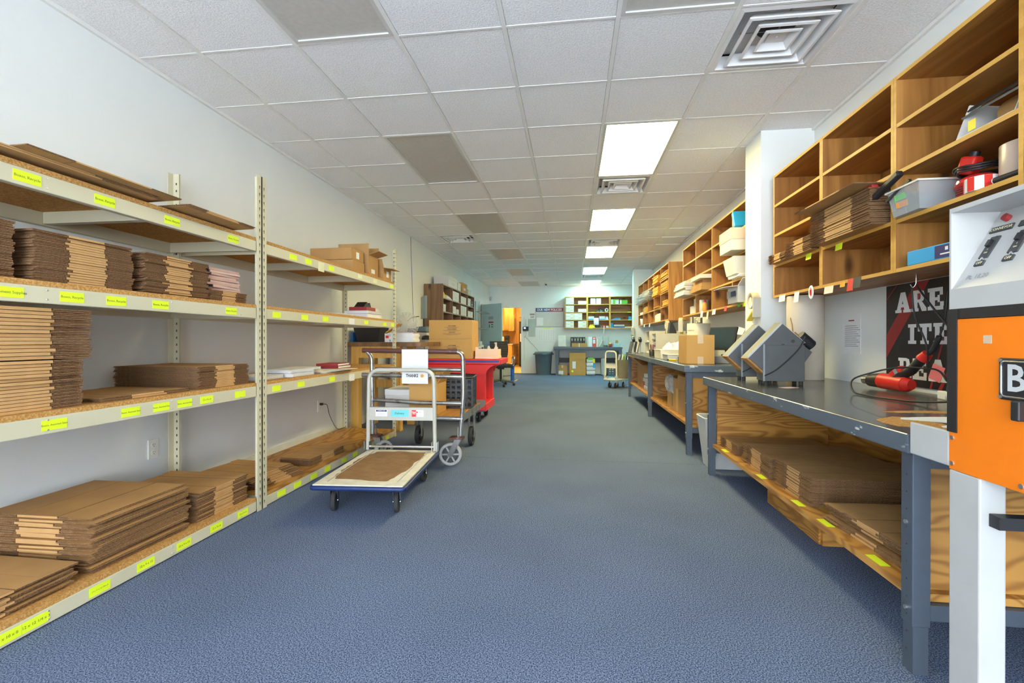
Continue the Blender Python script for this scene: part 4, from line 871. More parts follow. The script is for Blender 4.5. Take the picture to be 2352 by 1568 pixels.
# register screen on a flat base
t = thing('touch_monitor', 'tilted black touch monitor with a paper note behind the sealed carton', 'monitor', (1.49, 4.86, Z2), R(38))
B(-0.10, 0.20, -0.15, 0.13, 0, 0.07).build('base_unit', M['grey'], t, bev=0.004)
MB().cyl((0.06, 0, 0.07), (0.06, 0, 0.085), 0.06, n=20).tube([(0.06, 0, 0.08), (0.05, 0.02, 0.16)], 0.016, 8).build('stand', M['black'], t)
s_ = B(-0.012, 0.012, -0.15, 0.15, 0, 0.235).build('screen', [M['black']], t, (-0.02, 0.03, 0.13), (0, R(17), 0), bev=0.004)
B(-0.0135, -0.012, -0.135, 0.135, 0.018, 0.22).build('display', M['screen'], s_)
MB().prism([(-0.155, 0.16), (-0.21, 0.15), (-0.235, 0.215), (-0.16, 0.235)], 'x', -0.004, -0.002).build('paper_note', M['paper'], s_)
t = thing('monitor_cable', 'black cable behind the register base on the long workbench', 'cable', (1.66, 4.55, Z2)); MB().tube(fillet([(0, 0, 0.004), (0.05, 0.0, 0.05), (0.10, 0.03, 0.004), (0.14, 0.06, 0.03)], 0.03), 0.004, 6).build('cable', M['black'], t)

def tray(label, loc, rz, w, d, h, col='white', wire=True):
    t = thing('desk_tray', label, 'tray', loc, rz)
    MB().shell(-w / 2, w / 2, -d / 2, d / 2, 0, h, 0.004, 0, 0.008, 0.008).build('tray_body', M[col], t)
    if wire: MB().tube(fillet([(0, -d / 2, h), (-w / 2, -d / 2, h), (-w / 2, d / 2, h), (w / 2, d / 2, h), (w / 2, -d / 2, h), (0, -d / 2, h)], 0.02), 0.004, 6).build('rim', M[col], t)
    return t
tray('white wire-rimmed tray at the front of the long workbench, before the sealed carton', (1.25, 5.62, Z2), 0.0, 0.36, 0.30, 0.06)
tray('cream tray holding crumpled packing paper on the long workbench', (1.24, 6.12, Z2), 0.02, 0.34, 0.40, 0.105, 'cream')
def crumple(w, d, h, seed, nx=9, ny=9):
    """irregular heap or bag: noisy closed dome"""
    rnd = random.Random(seed); m = MB(); vs_ = []; 
    for j in range(ny + 1):
        for i in range(nx + 1):
            u = i / nx * 2 - 1; v = j / ny * 2 - 1
            e = max(0, 1 - max(abs(u), abs(v)) ** 3); edge = abs(u) > 0.99 or abs(v) > 0.99
            vs_.append((u * w / 2 * (1 + rnd.uniform(-.06, .06)), v * d / 2 * (1 + rnd.uniform(-.06, .06)), 0 if edge else h * e * rnd.uniform(0.55, 1.0) + 0.003))
    fs = [(j * (nx + 1) + i, j * (nx + 1) + i + 1, (j + 1) * (nx + 1) + i + 1, (j + 1) * (nx + 1) + i) for j in range(ny) for i in range(nx)]
    m.add(vs_, fs)
    n = nx + 1; rim = [i for i in range(n)] + [j * n + nx for j in range(1, ny + 1)] + [ny * n + i for i in range(nx - 1, -1, -1)] + [j * n for j in range(ny - 1, 0, -1)]
    m.add([vs_[k] for k in rim], [tuple(range(len(rim) - 1, -1, -1))]); return m
def pillow(w, d, h, seed, nx=9, ny=11):
    rnd = random.Random(seed); m = MB(); n = nx + 1; A = []; Bt = []
    for j in range(ny + 1):
        for i in range(n):
            u = i / nx * 2 - 1; v = j / ny * 2 - 1; e = max(0, 1 - max(abs(u), abs(v)) ** 6); x = u * w / 2 * (1 + rnd.uniform(-.03, .03)); y = v * d / 2 * (1 + rnd.uniform(-.02, .02))
            A.append((x, y, h / 2 + e * h / 2 * rnd.uniform(0.6, 1.0))); Bt.append((x, y, h / 2 - e * h / 2))
    q = [(j * n + i, j * n + i + 1, (j + 1) * n + i + 1, (j + 1) * n + i) for j in range(ny) for i in range(nx)]
    m.add(A, q); m.add(Bt, [f[::-1] for f in q]); return m
tag(crumple(0.29, 0.34, 0.17, 3).build('packing_paper', M['paper'], None, (1.27, 6.10, Z2 + 0.05)), 'crumpled white packing paper heaped in the cream tray', 'paper')
tag(crumple(0.22, 0.25, 0.11, 4).build('padded_envelopes', M['paper'], None, (1.36, 5.63, Z2 + 0.01)), 'heap of white padded mailers in the white wire tray', 'envelopes')
t = thing('tape_gun', 'dark tape gun lying between the tray and the sealed carton', 'tape gun', (1.19, 5.25, Z2), 0.4)
MB().box(-0.05, 0.05, -0.03, 0.03, 0, 0.05).build('body', M['dgrey'], t, bev=0.008); MB().cyl((0.0, -0.025, 0.09), (0.0, 0.025, 0.09), 0.04, n=20).build('tape_roll', M['tape'], t)
t = thing('marker', 'yellow marker pen at the front edge of the long workbench', 'marker', (1.10, 5.36, Z2 + 0.009), 0.5)
MB().cyl((0, -0.06, 0), (0, 0.05, 0), 0.009, n=10).build('barrel', plain('marker_yellow', (0.9, 0.6, 0.02), 0.4), t); MB().cyl((0, 0.05, 0), (0, 0.085, 0), 0.0085, 0.006, n=10).build('cap', M['black'], t)
def organiser(label, loc, w, d, h, rows):
    t = thing('desk_organiser', label, 'organiser', loc)
    MB().box(-w / 2, w / 2, -d / 2, -d / 2 + 0.008, 0, h).box(-w / 2, w / 2, d / 2 - 0.008, d / 2, 0, h).box(w / 2 - 0.008, w / 2, -d / 2, d / 2, 0, h).build('cabinet_shell', M['beige'], t)
    for k in range(rows + 1): B(-w / 2, w / 2 - 0.008, -d / 2 + 0.008, d / 2 - 0.008, h * k / rows - (0.008 if k else 0), h * k / rows + (0 if k else 0.008)).build('cabinet_shelf', M['beige'], t)
    for k in range(rows): B(-w / 2 + 0.03, w / 2 - 0.03, -d / 2 + 0.02, d / 2 - 0.02, h * k / rows + 0.009, h * k / rows + 0.035).build('forms', M['paper'], t)
organiser('beige metal form organiser with open slots on the long workbench', (1.56, 7.62, Z2), 0.56, 0.34, 0.33, 4)
organiser('beige metal cabinet at the far end of the long workbench', (1.58, 8.30, Z2), 0.60, 0.46, 0.38, 2)
t = thing('desk_phone', 'black desk phone standing on the beige form organiser', 'phone', (1.55, 7.62, Z2 + 0.331)); MB().prism([(-0.05, 0), (0.06, 0), (0.06, 0.02), (0.0, 0.17), (-0.03, 0.17)], 'y', -0.08, 0.08).build('phone_body', M['black'], t); B(-0.052, -0.03, -0.07, -0.03, 0.06, 0.16).build('handset', M['dgrey'], t, bev=0.006)
t = thing('paper_roll', 'tall cream roll with red print standing on the long workbench by the wall', 'roll', (1.73, 6.72, Z2))
MB().lathe([(0.15, 0), (0.152, 0.004), (0.152, 0.45), (0.15, 0.454), (0.04, 0.454), (0.04, 0.3)], n=36).build('roll_body', M['cream'], t)
p_ = text('red_print', 'Ademco', 0.035, M['dkred'], t, (-0.128, -0.085, 0.36), (R(90), 0, R(-56)))
t = thing('pen_cup', 'small cup of pens and scissors near the beige organiser', 'pen cup', (1.14, 6.95, Z2))
MB().lathe([(0.035, 0), (0.038, 0.09), (0.034, 0.09), (0.032, 0.005)], n=16).build('cup', M['black'], t)
for k in range(6):
    a = k * 1.05; MB().cyl((0.012 * math.cos(a), 0.012 * math.sin(a), 0.01), (0.03 * math.cos(a), 0.03 * math.sin(a), 0.15 + 0.01 * (k % 3)), 0.004, n=6).build('pen', M[('bluepl', 'redp', 'black', 'gold', 'black', 'red')[k]], t)
t = thing('book_rack', 'black and grey file rack at the far end of the long workbench', 'file rack', (1.12, 8.66, Z2))
for k in range(5): MB().ob((0.035 * k - 0.07, 0, 0.105), (0.025, 0.22, 0.20), (0, R(12), 0)).build('folder', M[('dgrey', 'lgrey', 'black', 'cream', 'grey')[k]], t)
B(-0.13, 0.13, -0.12, 0.12, 0, 0.006).build('rack_base', M['black'], t)
for k in (0, 1):
    t = thing('heat_sealer_handle', 'upright black scanner gun on a stand at the far end of the long workbench', 'scanner', (1.06 + 0.11 * k, 8.36, Z2), 0, 'scanner guns on stands')
    MB().lathe([(0.04, 0), (0.04, 0.012), (0.010, 0.02), (0.010, 0.19), (0.02, 0.20)], n=14).build('stand', M['grey'], t); MB().ob((0, -0.02, 0.235), (0.05, 0.10, 0.06), (R(25), 0, 0)).build('scan_head', M['black'], t, bev=0.01)
t = thing('tape_gun', 'tan tape gun hanging at the bottom corner of the envelope cubby', 'tape gun', (1.555, 7.99, 1.27), R(90))
def tape_gun_parts(t):
    MB().cyl((0, -0.024, 0.03), (0, 0.024, 0.03), 0.0355, n=20).build('tape_core', M['cream'], t)
    MB().lathe([(0.065, -0.028), (0.068, -0.025), (0.068, 0.025), (0.065, 0.028), (0.036, 0.028), (0.036, -0.028), (0.065, -0.028)], n=24, T=Matrix.Translation((0, 0, 0.03)) @ Matrix.Rotation(R(90), 4, 'X')).build('tape_roll', M['tape'], t)
    MB().box(-0.075, -0.06, -0.03, 0.03, -0.11, 0.05).build('side_frame', M['beige'], t); MB().ob((0.02, 0, -0.09), (0.16, 0.05, 0.02), (0, R(30), 0)).build('handle', plain('handle_yellow', (0.75, 0.55, 0.05), 0.5), t, bev=0.006)
tape_gun_parts(t)
t = thing('tape_gun', 'grey tape gun hanging below the pine cubby next to the small black poster', 'tape gun', (1.565, 7.03, 1.27), R(70)); tape_gun_parts(t)
t = thing('tape_gun', 'tan tape gun hanging on the near white column', 'tape gun', (1.49, 4.10, 1.34), R(90)); tape_gun_parts(t)
t = thing('tape_gun', 'tan tape gun hanging on the far white column', 'tape gun', (1.44, 11.5, 1.28), R(90)); tape_gun_parts(t)
t = thing('poster', 'small black poster reading ITEMS on the wall between two cubbies', 'poster', (XR, 7.55, 1.33))
B(-0.004, 0, -0.28, 0.30, -0.10, 0.13).build('poster_board', M['poster'], t); text('poster_text', 'ITEMS!', 0.14, M['paper'], t, (-0.0048, 0.02, 0.03), FACE_W, bold=0.008)
tag(B(XR - 0.002, XR, 8.25, 8.62, 1.06, 1.30).build('wall_notice', M['paper']), 'white notice on the right wall below the envelope cubby', 'notice')

# under the long bench
zu = 0.276
open_carton('tall_carton', 'tall brown carton at the end of the shelf under the long workbench', (1.23, 4.62, zu), 0.0, 0.28, 0.20, 0.44, (None,) * 4, closed=True)
open_carton('tall_carton', 'tall open carton with a torn flap under the long workbench', (1.25, 4.93, zu), 0.03, 0.28, 0.32, 0.40, (-80, None, None, None))
t = open_carton('tall_carton', 'yellowish carton with a dark mark under the long workbench', (1.26, 5.40, zu), 0.0, 0.32, 0.46, 0.36, (None,) * 4, 'kbright', closed=True); B(-0.1608, -0.16, -0.06, -0.02, 0.04, 0.20).build('dark_mark', M['dgrey'], t)
t = thing('plastic_bag', 'clear crinkled plastic bag draped over the cartons under the long workbench', 'plastic bag', (1.115, 5.42, zu + 0.20))
MB().add(*(lambda m: (m.v, m.f))(crumple(0.20, 0.26, 0.06, 8)), 0, False, Matrix.Rotation(R(-90), 4, 'Y')).build('film', M['clear'], t, (-0.018, 0, 0.08))
open_carton('brown_carton', 'brown carton leaning at the back under the long workbench', (1.50, 6.0, zu), 0.1, 0.30, 0.36, 0.34, (None,) * 4, closed=True)
open_carton('open_carton', 'open carton lined with plastic at the far bay under the long workbench', (1.36, 8.1, zu), 0.0, 0.46, 0.50, 0.36, (40, None, None, None))
for k in range(4):
    t = thing('wrapped_bundle', 'plastic-wrapped paper bundle in the far bay under the long workbench', 'bundle', (1.24 + 0.02 * (k % 2), 7.42, zu + 0.062 * k), 0.05 * k, 'wrapped bundles under the workbench')
    B(-0.12, 0.12, -0.16, 0.16, 0, 0.06).build('bundle_body', M['foil'], t, bev=0.012)
tag(B(1.14, 1.36, 7.66, 7.80, zu, zu + 0.07).build('red_carton', M['redp']), 'small red carton on the shelf under the long workbench', 'box')
tag(MB().prism([(6.75, zu), (7.2, zu), (7.2, zu + 0.16)], 'x', 1.12, 1.135).build('board_offcut', M['plyx']), 'triangular plywood offcut on the shelf under the long workbench', 'board')

# ================================================================ CONTENTS OF THE FAR CUBBIES
def simple(name, label, cat, x0, x1, y0, y1, z0, h, mt, bev=0.002, group=None):
    return tag(B(-(x1 - x0) / 2, (x1 - x0) / 2, -(y1 - y0) / 2, (y1 - y0) / 2, 0, h).build(name, M[mt], None, ((x0 + x1) / 2, (y0 + y1) / 2, z0), (0, 0, 0), bev), label, cat, group)
t = thing('paper_carton', 'cream paper carton with a lid sticking out of the long pine cubby', 'box', (1.62, 4.72, lv(2))); B(-0.17, 0.14, -0.19, 0.14, 0, 0.15).build('carton_body', M['cream'], t, bev=0.003); B(-0.175, 0.145, -0.195, 0.145, 0.10, 0.205).build('lid', M['peach'], t, bev=0.003)
t = thing('plastic_tub', 'translucent white tub overhanging the long pine cubby', 'tub', (1.64, 4.72, lv(1) + 0.0)); MB().shell(-0.16, 0.14, -0.18, 0.14, 0.028, 0.185, 0.004, 0, 0.025, 0.025).build('tub', M['frost'], t)
for k in range(3): tag(B(-0.14, 0.14, -0.15, 0.13, 0, 0.008).build('paper_pad', M['paper'], None, (1.66, 4.70, lv(1) + 0.0085 * k), (0, 0, 0.03 * k)), 'white paper pad under the translucent tub in the pine cubby', 'paper', 'paper pads in the pine cubby')
t = open_carton('white_carton', 'open white carton with a purple label in the bottom of the long pine cubby', (1.66, 4.70, lv(0)), 0.0, 0.28, 0.28, 0.15, (-6, None, 25, None), 'white'); B(-0.151, -0.15, -0.10, 0.02, 0.06, 0.11).build('purple_label', M['navy'], t); B(-0.151, -0.15, 0.06, 0.13, 0.05, 0.12).build('grey_label', M['grey'], t)
t = thing('blue_binder', 'blue ring binder tilted in the top of the long pine cubby', 'binder', (1.66, 4.66, lv(3)), 0); MB().ob((-0.03, 0.06, 0.09), (0.20, 0.05, 0.16), (R(-20), 0, 0)).build('cover', M['ltblue'], t, bev=0.003)
t = thing('glue_bottle', 'white glue bottle with a red cap in the pine cubby', 'bottle', (1.61, 5.98, lv(0))); MB().lathe([(0.025, 0), (0.028, 0.004), (0.028, 0.09), (0.012, 0.11), (0.012, 0.115)], n=16).build('bottle_body', plain('label_orange', (0.8, 0.4, 0.08), 0.5), t); MB().lathe([(0.014, 0.112), (0.013, 0.13), (0.003, 0.15)], n=12).build('cap', M['redp'], t)
t = thing('white_canister', 'white canister next to the glue bottle in the pine cubby', 'canister', (1.64, 6.12, lv(0))); MB().lathe([(0.055, 0), (0.057, 0.004), (0.055, 0.15), (0.05, 0.152)], n=24).build('canister_body', M['white'], t)
simple('cream_carton', 'upright cream carton in the far bottom of the long pine cubby', 'box', 1.60, 1.72, 6.34, 6.46, lv(0), 0.19, 'cream'); simple('cream_carton', 'small cream carton in front of the upright one in the pine cubby', 'box', 1.585, 1.68, 6.48, 6.60, lv(0), 0.10, 'cream')
for k in range(6): simple('white_mailer', 'long white carton sticking far out of the long pine cubby', 'box', 1.44 + 0.012 * (k % 3), 1.80, 6.33 + 0.02 * (k % 2), 6.92, lv(1) + 0.031 * k, 0.028, 'cream' if k % 2 else 'white', 0.001, 'long white cartons in the pine cubby')
for k in range(3): simple('brown_mailer', 'flat brown carton beside the long white cartons in the pine cubby', 'box', 1.50 + 0.02 * k, 1.82, 5.72 + 0.05 * k, 6.25, lv(1) + 0.046 * k, 0.044, 'kraft', 0.001, 'flat brown cartons in the pine cubby')
t = thing('cream_tray', 'cream cardboard tray lying on brown cartons in the pine cubby', 'tray', (1.62, 5.95, lv(1) + 0.139)); MB().shell(-0.13, 0.15, -0.22, 0.22, 0, 0.045, 0.004).build('tray_body', M['cream'], t)
# golden envelopes, white bundles
def envelopes(y0, y1, lev, n, h, mt, label, grp, out=0.02, jit=0.02, puffy=False):
    for k in range(n):
        w = (y1 - y0); t_ = h / n
        o = MB().box(-0.16, 0.14, -w / 2 + 0.015, w / 2 - 0.015, 0, t_ * 0.9).build('envelope', M[mt], None, (XA + 0.16 - out + random.uniform(0, jit), (y0 + y1) / 2 + random.uniform(-.01, .01), lv(lev) + t_ * k + 0.001), (0, 0, random.gauss(0, 0.015)), 0.002)
        tag(o, label, 'envelope', grp)
GE = 'golden envelopes in the far cubby'
envelopes(8.05, 8.64, 3, 7, 0.12, 'gold', 'golden padded envelope in the top near compartment of the far cubby', GE)
envelopes(8.05, 8.64, 2, 11, 0.17, 'gold', 'golden padded envelope in the fullest compartment of the far cubby', GE)
envelopes(8.05, 8.50, 1, 4, 0.09, 'gold', 'golden padded envelope in the low loose pile of the far cubby', GE)
envelopes(8.78, 9.36, 3, 7, 0.13, 'gold', 'golden envelope in the second top compartment of the far cubby', GE, 0.04)
envelopes(8.76, 9.36, 2, 9, 0.15, 'gold', 'golden envelope in the second middle compartment of the far cubby', GE, 0.05)
envelopes(8.76, 9.30, 1, 2, 0.03, 'gold', 'golden envelope in the thin pile of the far cubby', GE, 0.03)
envelopes(10.2, 10.75, 1, 5, 0.13, 'gold', 'golden envelope in the low compartment of the far cubby by the white bundles', GE, 0.02)
for k in range(10):
    t = tag(pillow(0.36, 0.58, 0.036, 20 + k).build('poly_mailer_bundle', M['foil'], None, (XA + 0.07 - 0.01 * (k % 3), 9.765 + 0.70 * (k % 2), lv(2) + 0.0355 * (k // 2)), (0, 0, 0.02 * (k % 3))), 'shiny silver-white poly mailer bundle spilling out of the far cubby', 'mailer bundle', 'poly mailer bundles in the far cubby') if k < 12 else None
for k in range(4): tag(pillow(0.34, 0.52, 0.038, 40 + k).build('poly_mailer_bundle', M['foil'], None, (XA + 0.08, 11.17, lv(2) + 0.04 * k)), 'crumpled white poly mailer in the last compartment of the far cubby', 'mailer bundle', 'poly mailers in the last compartment')
t = thing('white_carton', 'white carton with a sloped front in the bottom of the far cubby', 'box', (1.71, 9.07, lv(0))); MB().prism([(-0.12, 0), (0.12, 0), (0.12, 0.15), (-0.08, 0.15), (-0.12, 0.12)], 'y', -0.29, 0.27).build('carton_body', M['cream'], t)
t = thing('white_mug', 'white paper cup on the bottom board of the far cubby', 'cup', (1.64, 11.15, lv(0))); MB().lathe([(0.06, 0), (0.075, 0.14), (0.07, 0.14), (0.055, 0.004)], n=18).build('cup', M['white'], t)
simple('paper_stack', 'low stack of white paper in the far cubby', 'paper', 1.60, 1.85, 10.9, 11.4, lv(1), 0.05, 'paper')

# ================================================================ CARTS
def caster(t, x, y, r, top, fork='chrome', wheel='rubber', yaw=0.0, w=0.028, hub='chrome'):
    e = MB(); off = 0.35 * r
    c_ = MB().box(-0.04, 0.04, -0.032, 0.032, top - 0.006, top)
    for s in (-1, 1): c_.prism([(-0.022, top - 0.006), (0.022, top - 0.006), (off + 0.014, r - 0.012), (off - 0.014, r - 0.012)], 'x', s * (w / 2 + 0.005) - 0.0015, s * (w / 2 + 0.005) + 0.0015, T=None)
    o = c_.build('caster_fork', M[fork], t, (x, y, 0), (0, 0, yaw))
    wh = MB().lathe([(r * 0.3, -w / 2), (r * 0.78, -w / 2 + 0.003), (r * 0.95, -w / 2), (r, -w / 2 + 0.006), (r, w / 2 - 0.006), (r * 0.95, w / 2), (r * 0.78, w / 2 - 0.003), (r * 0.3, w / 2)], n=28, T=Matrix.Translation((0, off, r)) @ Matrix.Rotation(R(90), 4, 'Y'))
    wh.build('wheel', M[wheel], o)
    MB().cyl((-w / 2 - 0.009, off, r), (w / 2 + 0.009, off, r), 0.011, n=10).build('axle', M[hub], o)
    return o
def platform_truck(label, loc, rz, W, L, zt, hh, rim, frame, worn_=True, tilt=0.0):
    t = thing('platform_truck', label, 'cart', loc, rz); w, l = W / 2, L / 2
    B(-w + 0.012, w - 0.012, -l + 0.012, l - 0.012, zt - 0.035, zt - 0.008).build('deck_pan', M['cartframe'], t)
    B(-w + 0.010, w - 0.010, -l + 0.010, l - 0.010, zt - 0.008, zt).build('deck', plain('deck_cream_' + rim, (0.70, 0.66, 0.52), 0.5, var=0.12, scale=14), t, bev=0.003)
    if worn_:
        rnd = random.Random(5); pts = []
        base = [(-0.19, -0.33), (0.13, -0.36), (0.18, -0.25), (0.20, 0.0), (0.215, 0.25), (0.19, 0.37), (0.0, 0.385), (-0.18, 0.375), (-0.215, 0.2), (-0.225, 0.0), (-0.215, -0.2)]
        for a, b in zip(base, base[1:] + base[:1]):
            for k in range(4): pts.append((a[0] + (b[0] - a[0]) * k / 4 + rnd.uniform(-.012, .012), a[1] + (b[1] - a[1]) * k / 4 + rnd.uniform(-.014, .014)))
        MB().prism(pts, 'z', zt, zt + 0.001).build('worn_patch', worn('deck_rust', (0.20, 0.10, 0.035), (0.33, 0.19, 0.075), 9.0, 0.35, 0.7, 0.7), t)
        for x in (-0.205, 0.215): B(x - 0.004, x + 0.004, -0.38, 0.38, zt, zt + 0.0025).build('deck_rib', M['cartframe'], t)
    MB().tube(fillet([(0, -l, zt - 0.018), (-w, -l, zt - 0.018), (-w, l, zt - 0.018), (w, l, zt - 0.018), (w, -l, zt - 0.018), (0, -l, zt - 0.018)], 0.03), 0.0135, 8, r2=0.010).build('rim', M[rim], t)
    for x in (-w + 0.085, w - 0.085):
        for y in (-l + 0.13, l - 0.15): caster(t, x, y, 0.062, zt - 0.035, 'chrome', 'rubber', yaw=0.2 if y < 0 else 0.0)
    yb = l - 0.045; hx = w - 0.02
    MB().tube(fillet([(-hx, yb, zt + 0.01), (-hx + 0.01, yb + tilt, zt + hh), (hx - 0.01, yb + tilt, zt + hh), (hx, yb, zt + 0.01)], 0.085, 8), 0.0155, 12).build('handle_frame', M[frame], t)
    for s in (-1, 1):
        MB().box(s * hx - 0.022, s * hx - 0.018, yb - 0.03, yb + 0.03, zt, zt + 0.075).box(s * hx + 0.018, s * hx + 0.022, yb - 0.03, yb + 0.03, zt, zt + 0.075).build('hinge_bracket', M['chrome'], t)
    MB().cyl((-hx, yb - 0.005, zt + 0.035), (hx, yb - 0.005, zt + 0.035), 0.009, n=10).build('pivot_rod', M['chrome'], t)
    p = MB().box(-hx + 0.008, hx - 0.008, yb - 0.012, yb - 0.004, zt + 0.235, zt + 0.335).box(-hx + 0.008, hx - 0.008, yb - 0.012, yb + 0.010, zt + 0.331, zt + 0.335).build('handle_panel', M[frame], t)
    return t, p, yb, zt, hx
t, p, yb, zt, hx = platform_truck('grey and blue platform truck with a rust-worn deck and stickers on its handle', (-1.265, 3.02, 0), 0.06, 0.56, 0.90, 0.20, 0.615, 'blue', 'cartframe')
y_ = yb - 0.0128
s1 = MB().box(-0.195, -0.105, y_, y_ + 0.0008, zt + 0.265, zt + 0.315).build('sticker', M['paper'], p); B(-0.191, -0.109, y_ - 0.0006, y_, zt + 0.300, zt + 0.313).build('sticker_band', M['navy'], s1)
text('sticker_text', 'THANK YOU!', 0.010, M['paper'], s1, (-0.15, y_ - 0.0009, zt + 0.3065), FACE_N)
for k in range(3): B(-0.185, -0.115, y_ - 0.0006, y_, zt + 0.272 + 0.008 * k, zt + 0.275 + 0.008 * k).build('sticker_line', M['lgrey'], s1)
s2 = MB().box(-0.075, 0.06, y_, y_ + 0.0008, zt + 0.262, zt + 0.315).build('sticker', M['teal'], p); text('sticker_text', 'Delivery', 0.024, M['ink'], s2, (-0.01, y_ - 0.0009, zt + 0.288), FACE_N, sx=0.9)
s3 = MB().box(0.085, 0.175, y_, y_ + 0.0008, zt + 0.264, zt + 0.314).build('sticker', M['paper'], p); B(0.085, 0.118, y_ - 0.0006, y_, zt + 0.264, zt + 0.314).build('sticker_band', M['redp'], s3)
text('sticker_text', 'Thank\nYou!', 0.0115, M['paper'], s3, (0.1015, y_ - 0.0009, zt + 0.2925), FACE_N, bold=0.0006)
text('sticker_text', 'Pitch', 0.0105, M['ink'], s3, (0.148, y_ - 0.0009, zt + 0.299), FACE_N); MB().cyl((0.126, y_ - 0.001, zt + 0.298), (0.126, y_, zt + 0.298), 0.006, n=12).build('sticker_logo', M['redp'], s3)
for k in range(2): B(0.124, 0.170, y_ - 0.0006, y_, zt + 0.270 + 0.009 * k, zt + 0.2735 + 0.009 * k).build('sticker_line', M['lgrey'], s3)

# welded steel cart behind the platform truck
t = thing('steel_cart', 'worn welded steel tube cart with a brown handle bar, loaded with boxes', 'cart')
yf = 3.74
MB().tube(fillet([(-1.73, yf - 0.02, 0.958), (-0.885, yf, 0.948), (-0.880, yf, 0.60), (-0.905, yf, 0.26)], 0.06, 6), 0.019, 12).build('end_frame', M['steel'], t)
MB().tube(fillet([(-1.735, yf - 0.021, 0.958), (-0.93, yf - 0.001, 0.949)], 0.05), 0.0205, 12).build('handle_grip', M['brownpaint'], t)
MB().tube(fillet([(-1.70, yf - 0.02, 0.95), (-1.665, yf, 0.90), (-1.66, yf, 0.60), (-1.66, yf, 0.26)], 0.06, 6), 0.018, 12).build('upright', M['steel'], t)
MB().tube([(-1.735, yf - 0.03, 0.755), (-0.885, yf - 0.015, 0.745)], 0.018, 12).build('cross_tube', M['steel'], t)
MB().tube([(-1.66, yf + 0.07, 0.80), (-0.885, yf + 0.07, 0.795)], 0.017, 12).build('cross_tube', M['steel'], t)
MB().tube([(-1.66, yf, 0.545), (-1.42, yf, 0.535), (-1.25, yf, 0.525), (-0.885, yf, 0.527)], 0.017, 12).build('cross_tube', M['steel'], t)
MB().tube([(-1.66, yf, 0.405), (-0.885, yf, 0.40)], 0.019, 12).build('cross_tube', M['steel'], t)
B(-1.64, -0.90, yf + 0.022, 4.72, 0.385, 0.405).build('deck', M['piney'], t)
MB().box(-0.90, -0.885, yf + 0.01, 4.74, 0.375, 0.43).box(-1.655, -1.64, yf + 0.01, 4.74, 0.375, 0.43).box(-1.64, -0.90, 4.72, 4.74, 0.375, 0.43).build('deck_rail', M['steel'], t)
for x, s in ((-0.93, 1), (-1.64, -1)):
    B(x - 0.06, x + 0.05, yf - 0.045, yf + 0.055, 0.238, 0.252).build('caster_plate', M['brownpaint'], t)
    MB().prism([(yf + 0.02, 0.252), (yf + 0.055, 0.252), (yf + 0.02, 0.33)], 'x', x - 0.003, x + 0.003).build('gusset', M['steel'], t)
def big_wheel(par, x, y, r, yaw, mt='lgrey'):
    m = bpy.data.objects.new('wheel', MB().lathe([(r * 0.74, -0.014), (r * 0.78, -0.019), (r * 0.93, -0.019), (r, -0.013), (r, 0.013), (r * 0.93, 0.019), (r * 0.78, 0.019), (r * 0.74, 0.014), (r * 0.74, -0.014)], n=36).lathe([(0.004, -0.004), (r * 0.75, -0.004), (r * 0.75, 0.004), (0.004, 0.004)], n=36, mi=1).mesh('wheel', [M[mt], M['dgrey'] if mt != 'rubber' else M['rubber']])); COL.objects.link(m); m.parent = par
    m.location = (x, y, r); m.rotation_euler = (R(90), 0, yaw)
    for k in range(6):
        a = k * math.pi / 3; MB().ob((r * 0.45 * math.cos(a), r * 0.45 * math.sin(a), 0), (r * 0.62, 0.012, 0.024), (0, 0, a)).build('spoke', M[mt], m)
    MB().cyl((0, 0, -0.026), (0, 0, 0.026), 0.02, n=12).build('axle', M['steel'], m)
    return m
GW = plain('wheel_grey', (0.44, 0.43, 0.40), 0.6); M['wheelgrey'] = GW
big_wheel(t, -1.005, 3.80, 0.094, R(12), 'wheelgrey'); big_wheel(t, -1.60, 3.83, 0.094, R(60), 'wheelgrey')
for s in (-0.024, 0.024): MB().prism([(-0.955, 0.238), (-0.90, 0.238), (-0.985, 0.075), (-1.025, 0.085)], 'y', 3.785 + s - 0.003, 3.785 + s + 0.003).build('caster_fork', M['steel'], t)
for s in (-0.026, 0.026): MB().prism([(-1.69, 0.238), (-1.63, 0.238), (-1.575, 0.08), (-1.615, 0.08)], 'y', 3.82 + s - 0.003, 3.82 + s + 0.003).build('caster_fork', M['steel'], t)
for x in (-1.53, -0.99):
    big_wheel(t, x, 4.56, 0.094, R(90), 'rubber')
    for s in (-0.026, 0.026): MB().prism([(4.50, 0.375), (4.62, 0.375), (4.575, 0.075), (4.545, 0.075)], 'x', x + s - 0.003, x + s + 0.003).build('caster_fork', M['steel'], t)
t = thing('notice', 'white paper notice reading THANKS taped over the brown cart handle', 'notice', (-1.273, yf - 0.052, 0))
B(-0.111, 0.111, -0.0008, 0.0008, 0.688, 0.968).build('sheet', M['paper'], t); text('notice_text', 'THANKS', 0.036, M['ink'], t, (-0.024, -0.0012, 0.752), FACE_N, bold=0.0012, sx=0.74)
MB().cyl((0.062, -0.0012, 0.752), (0.062, -0.0004, 0.752), 0.0145, n=20).build('orange_dot', plain('dot_orange', (0.85, 0.40, 0.06), 0.5), t)
ZD = 0.4062
t = thing('white_carton', 'white lidded storage carton on the steel cart', 'box', (-1.52, 4.12, ZD)); B(-0.115, 0.115, -0.17, 0.17, 0, 0.16).build('carton_body', M['white'], t); B(-0.119, 0.119, -0.174, 0.174, 0.15, 0.205).build('lid', M['white'], t, bev=0.003)
open_carton('open_carton', 'tall open brown carton on the steel cart next to the white carton', (-1.265, 4.02, ZD), 0.0, 0.25, 0.28, 0.265, (78, 60, 70, 70), 'kbright')
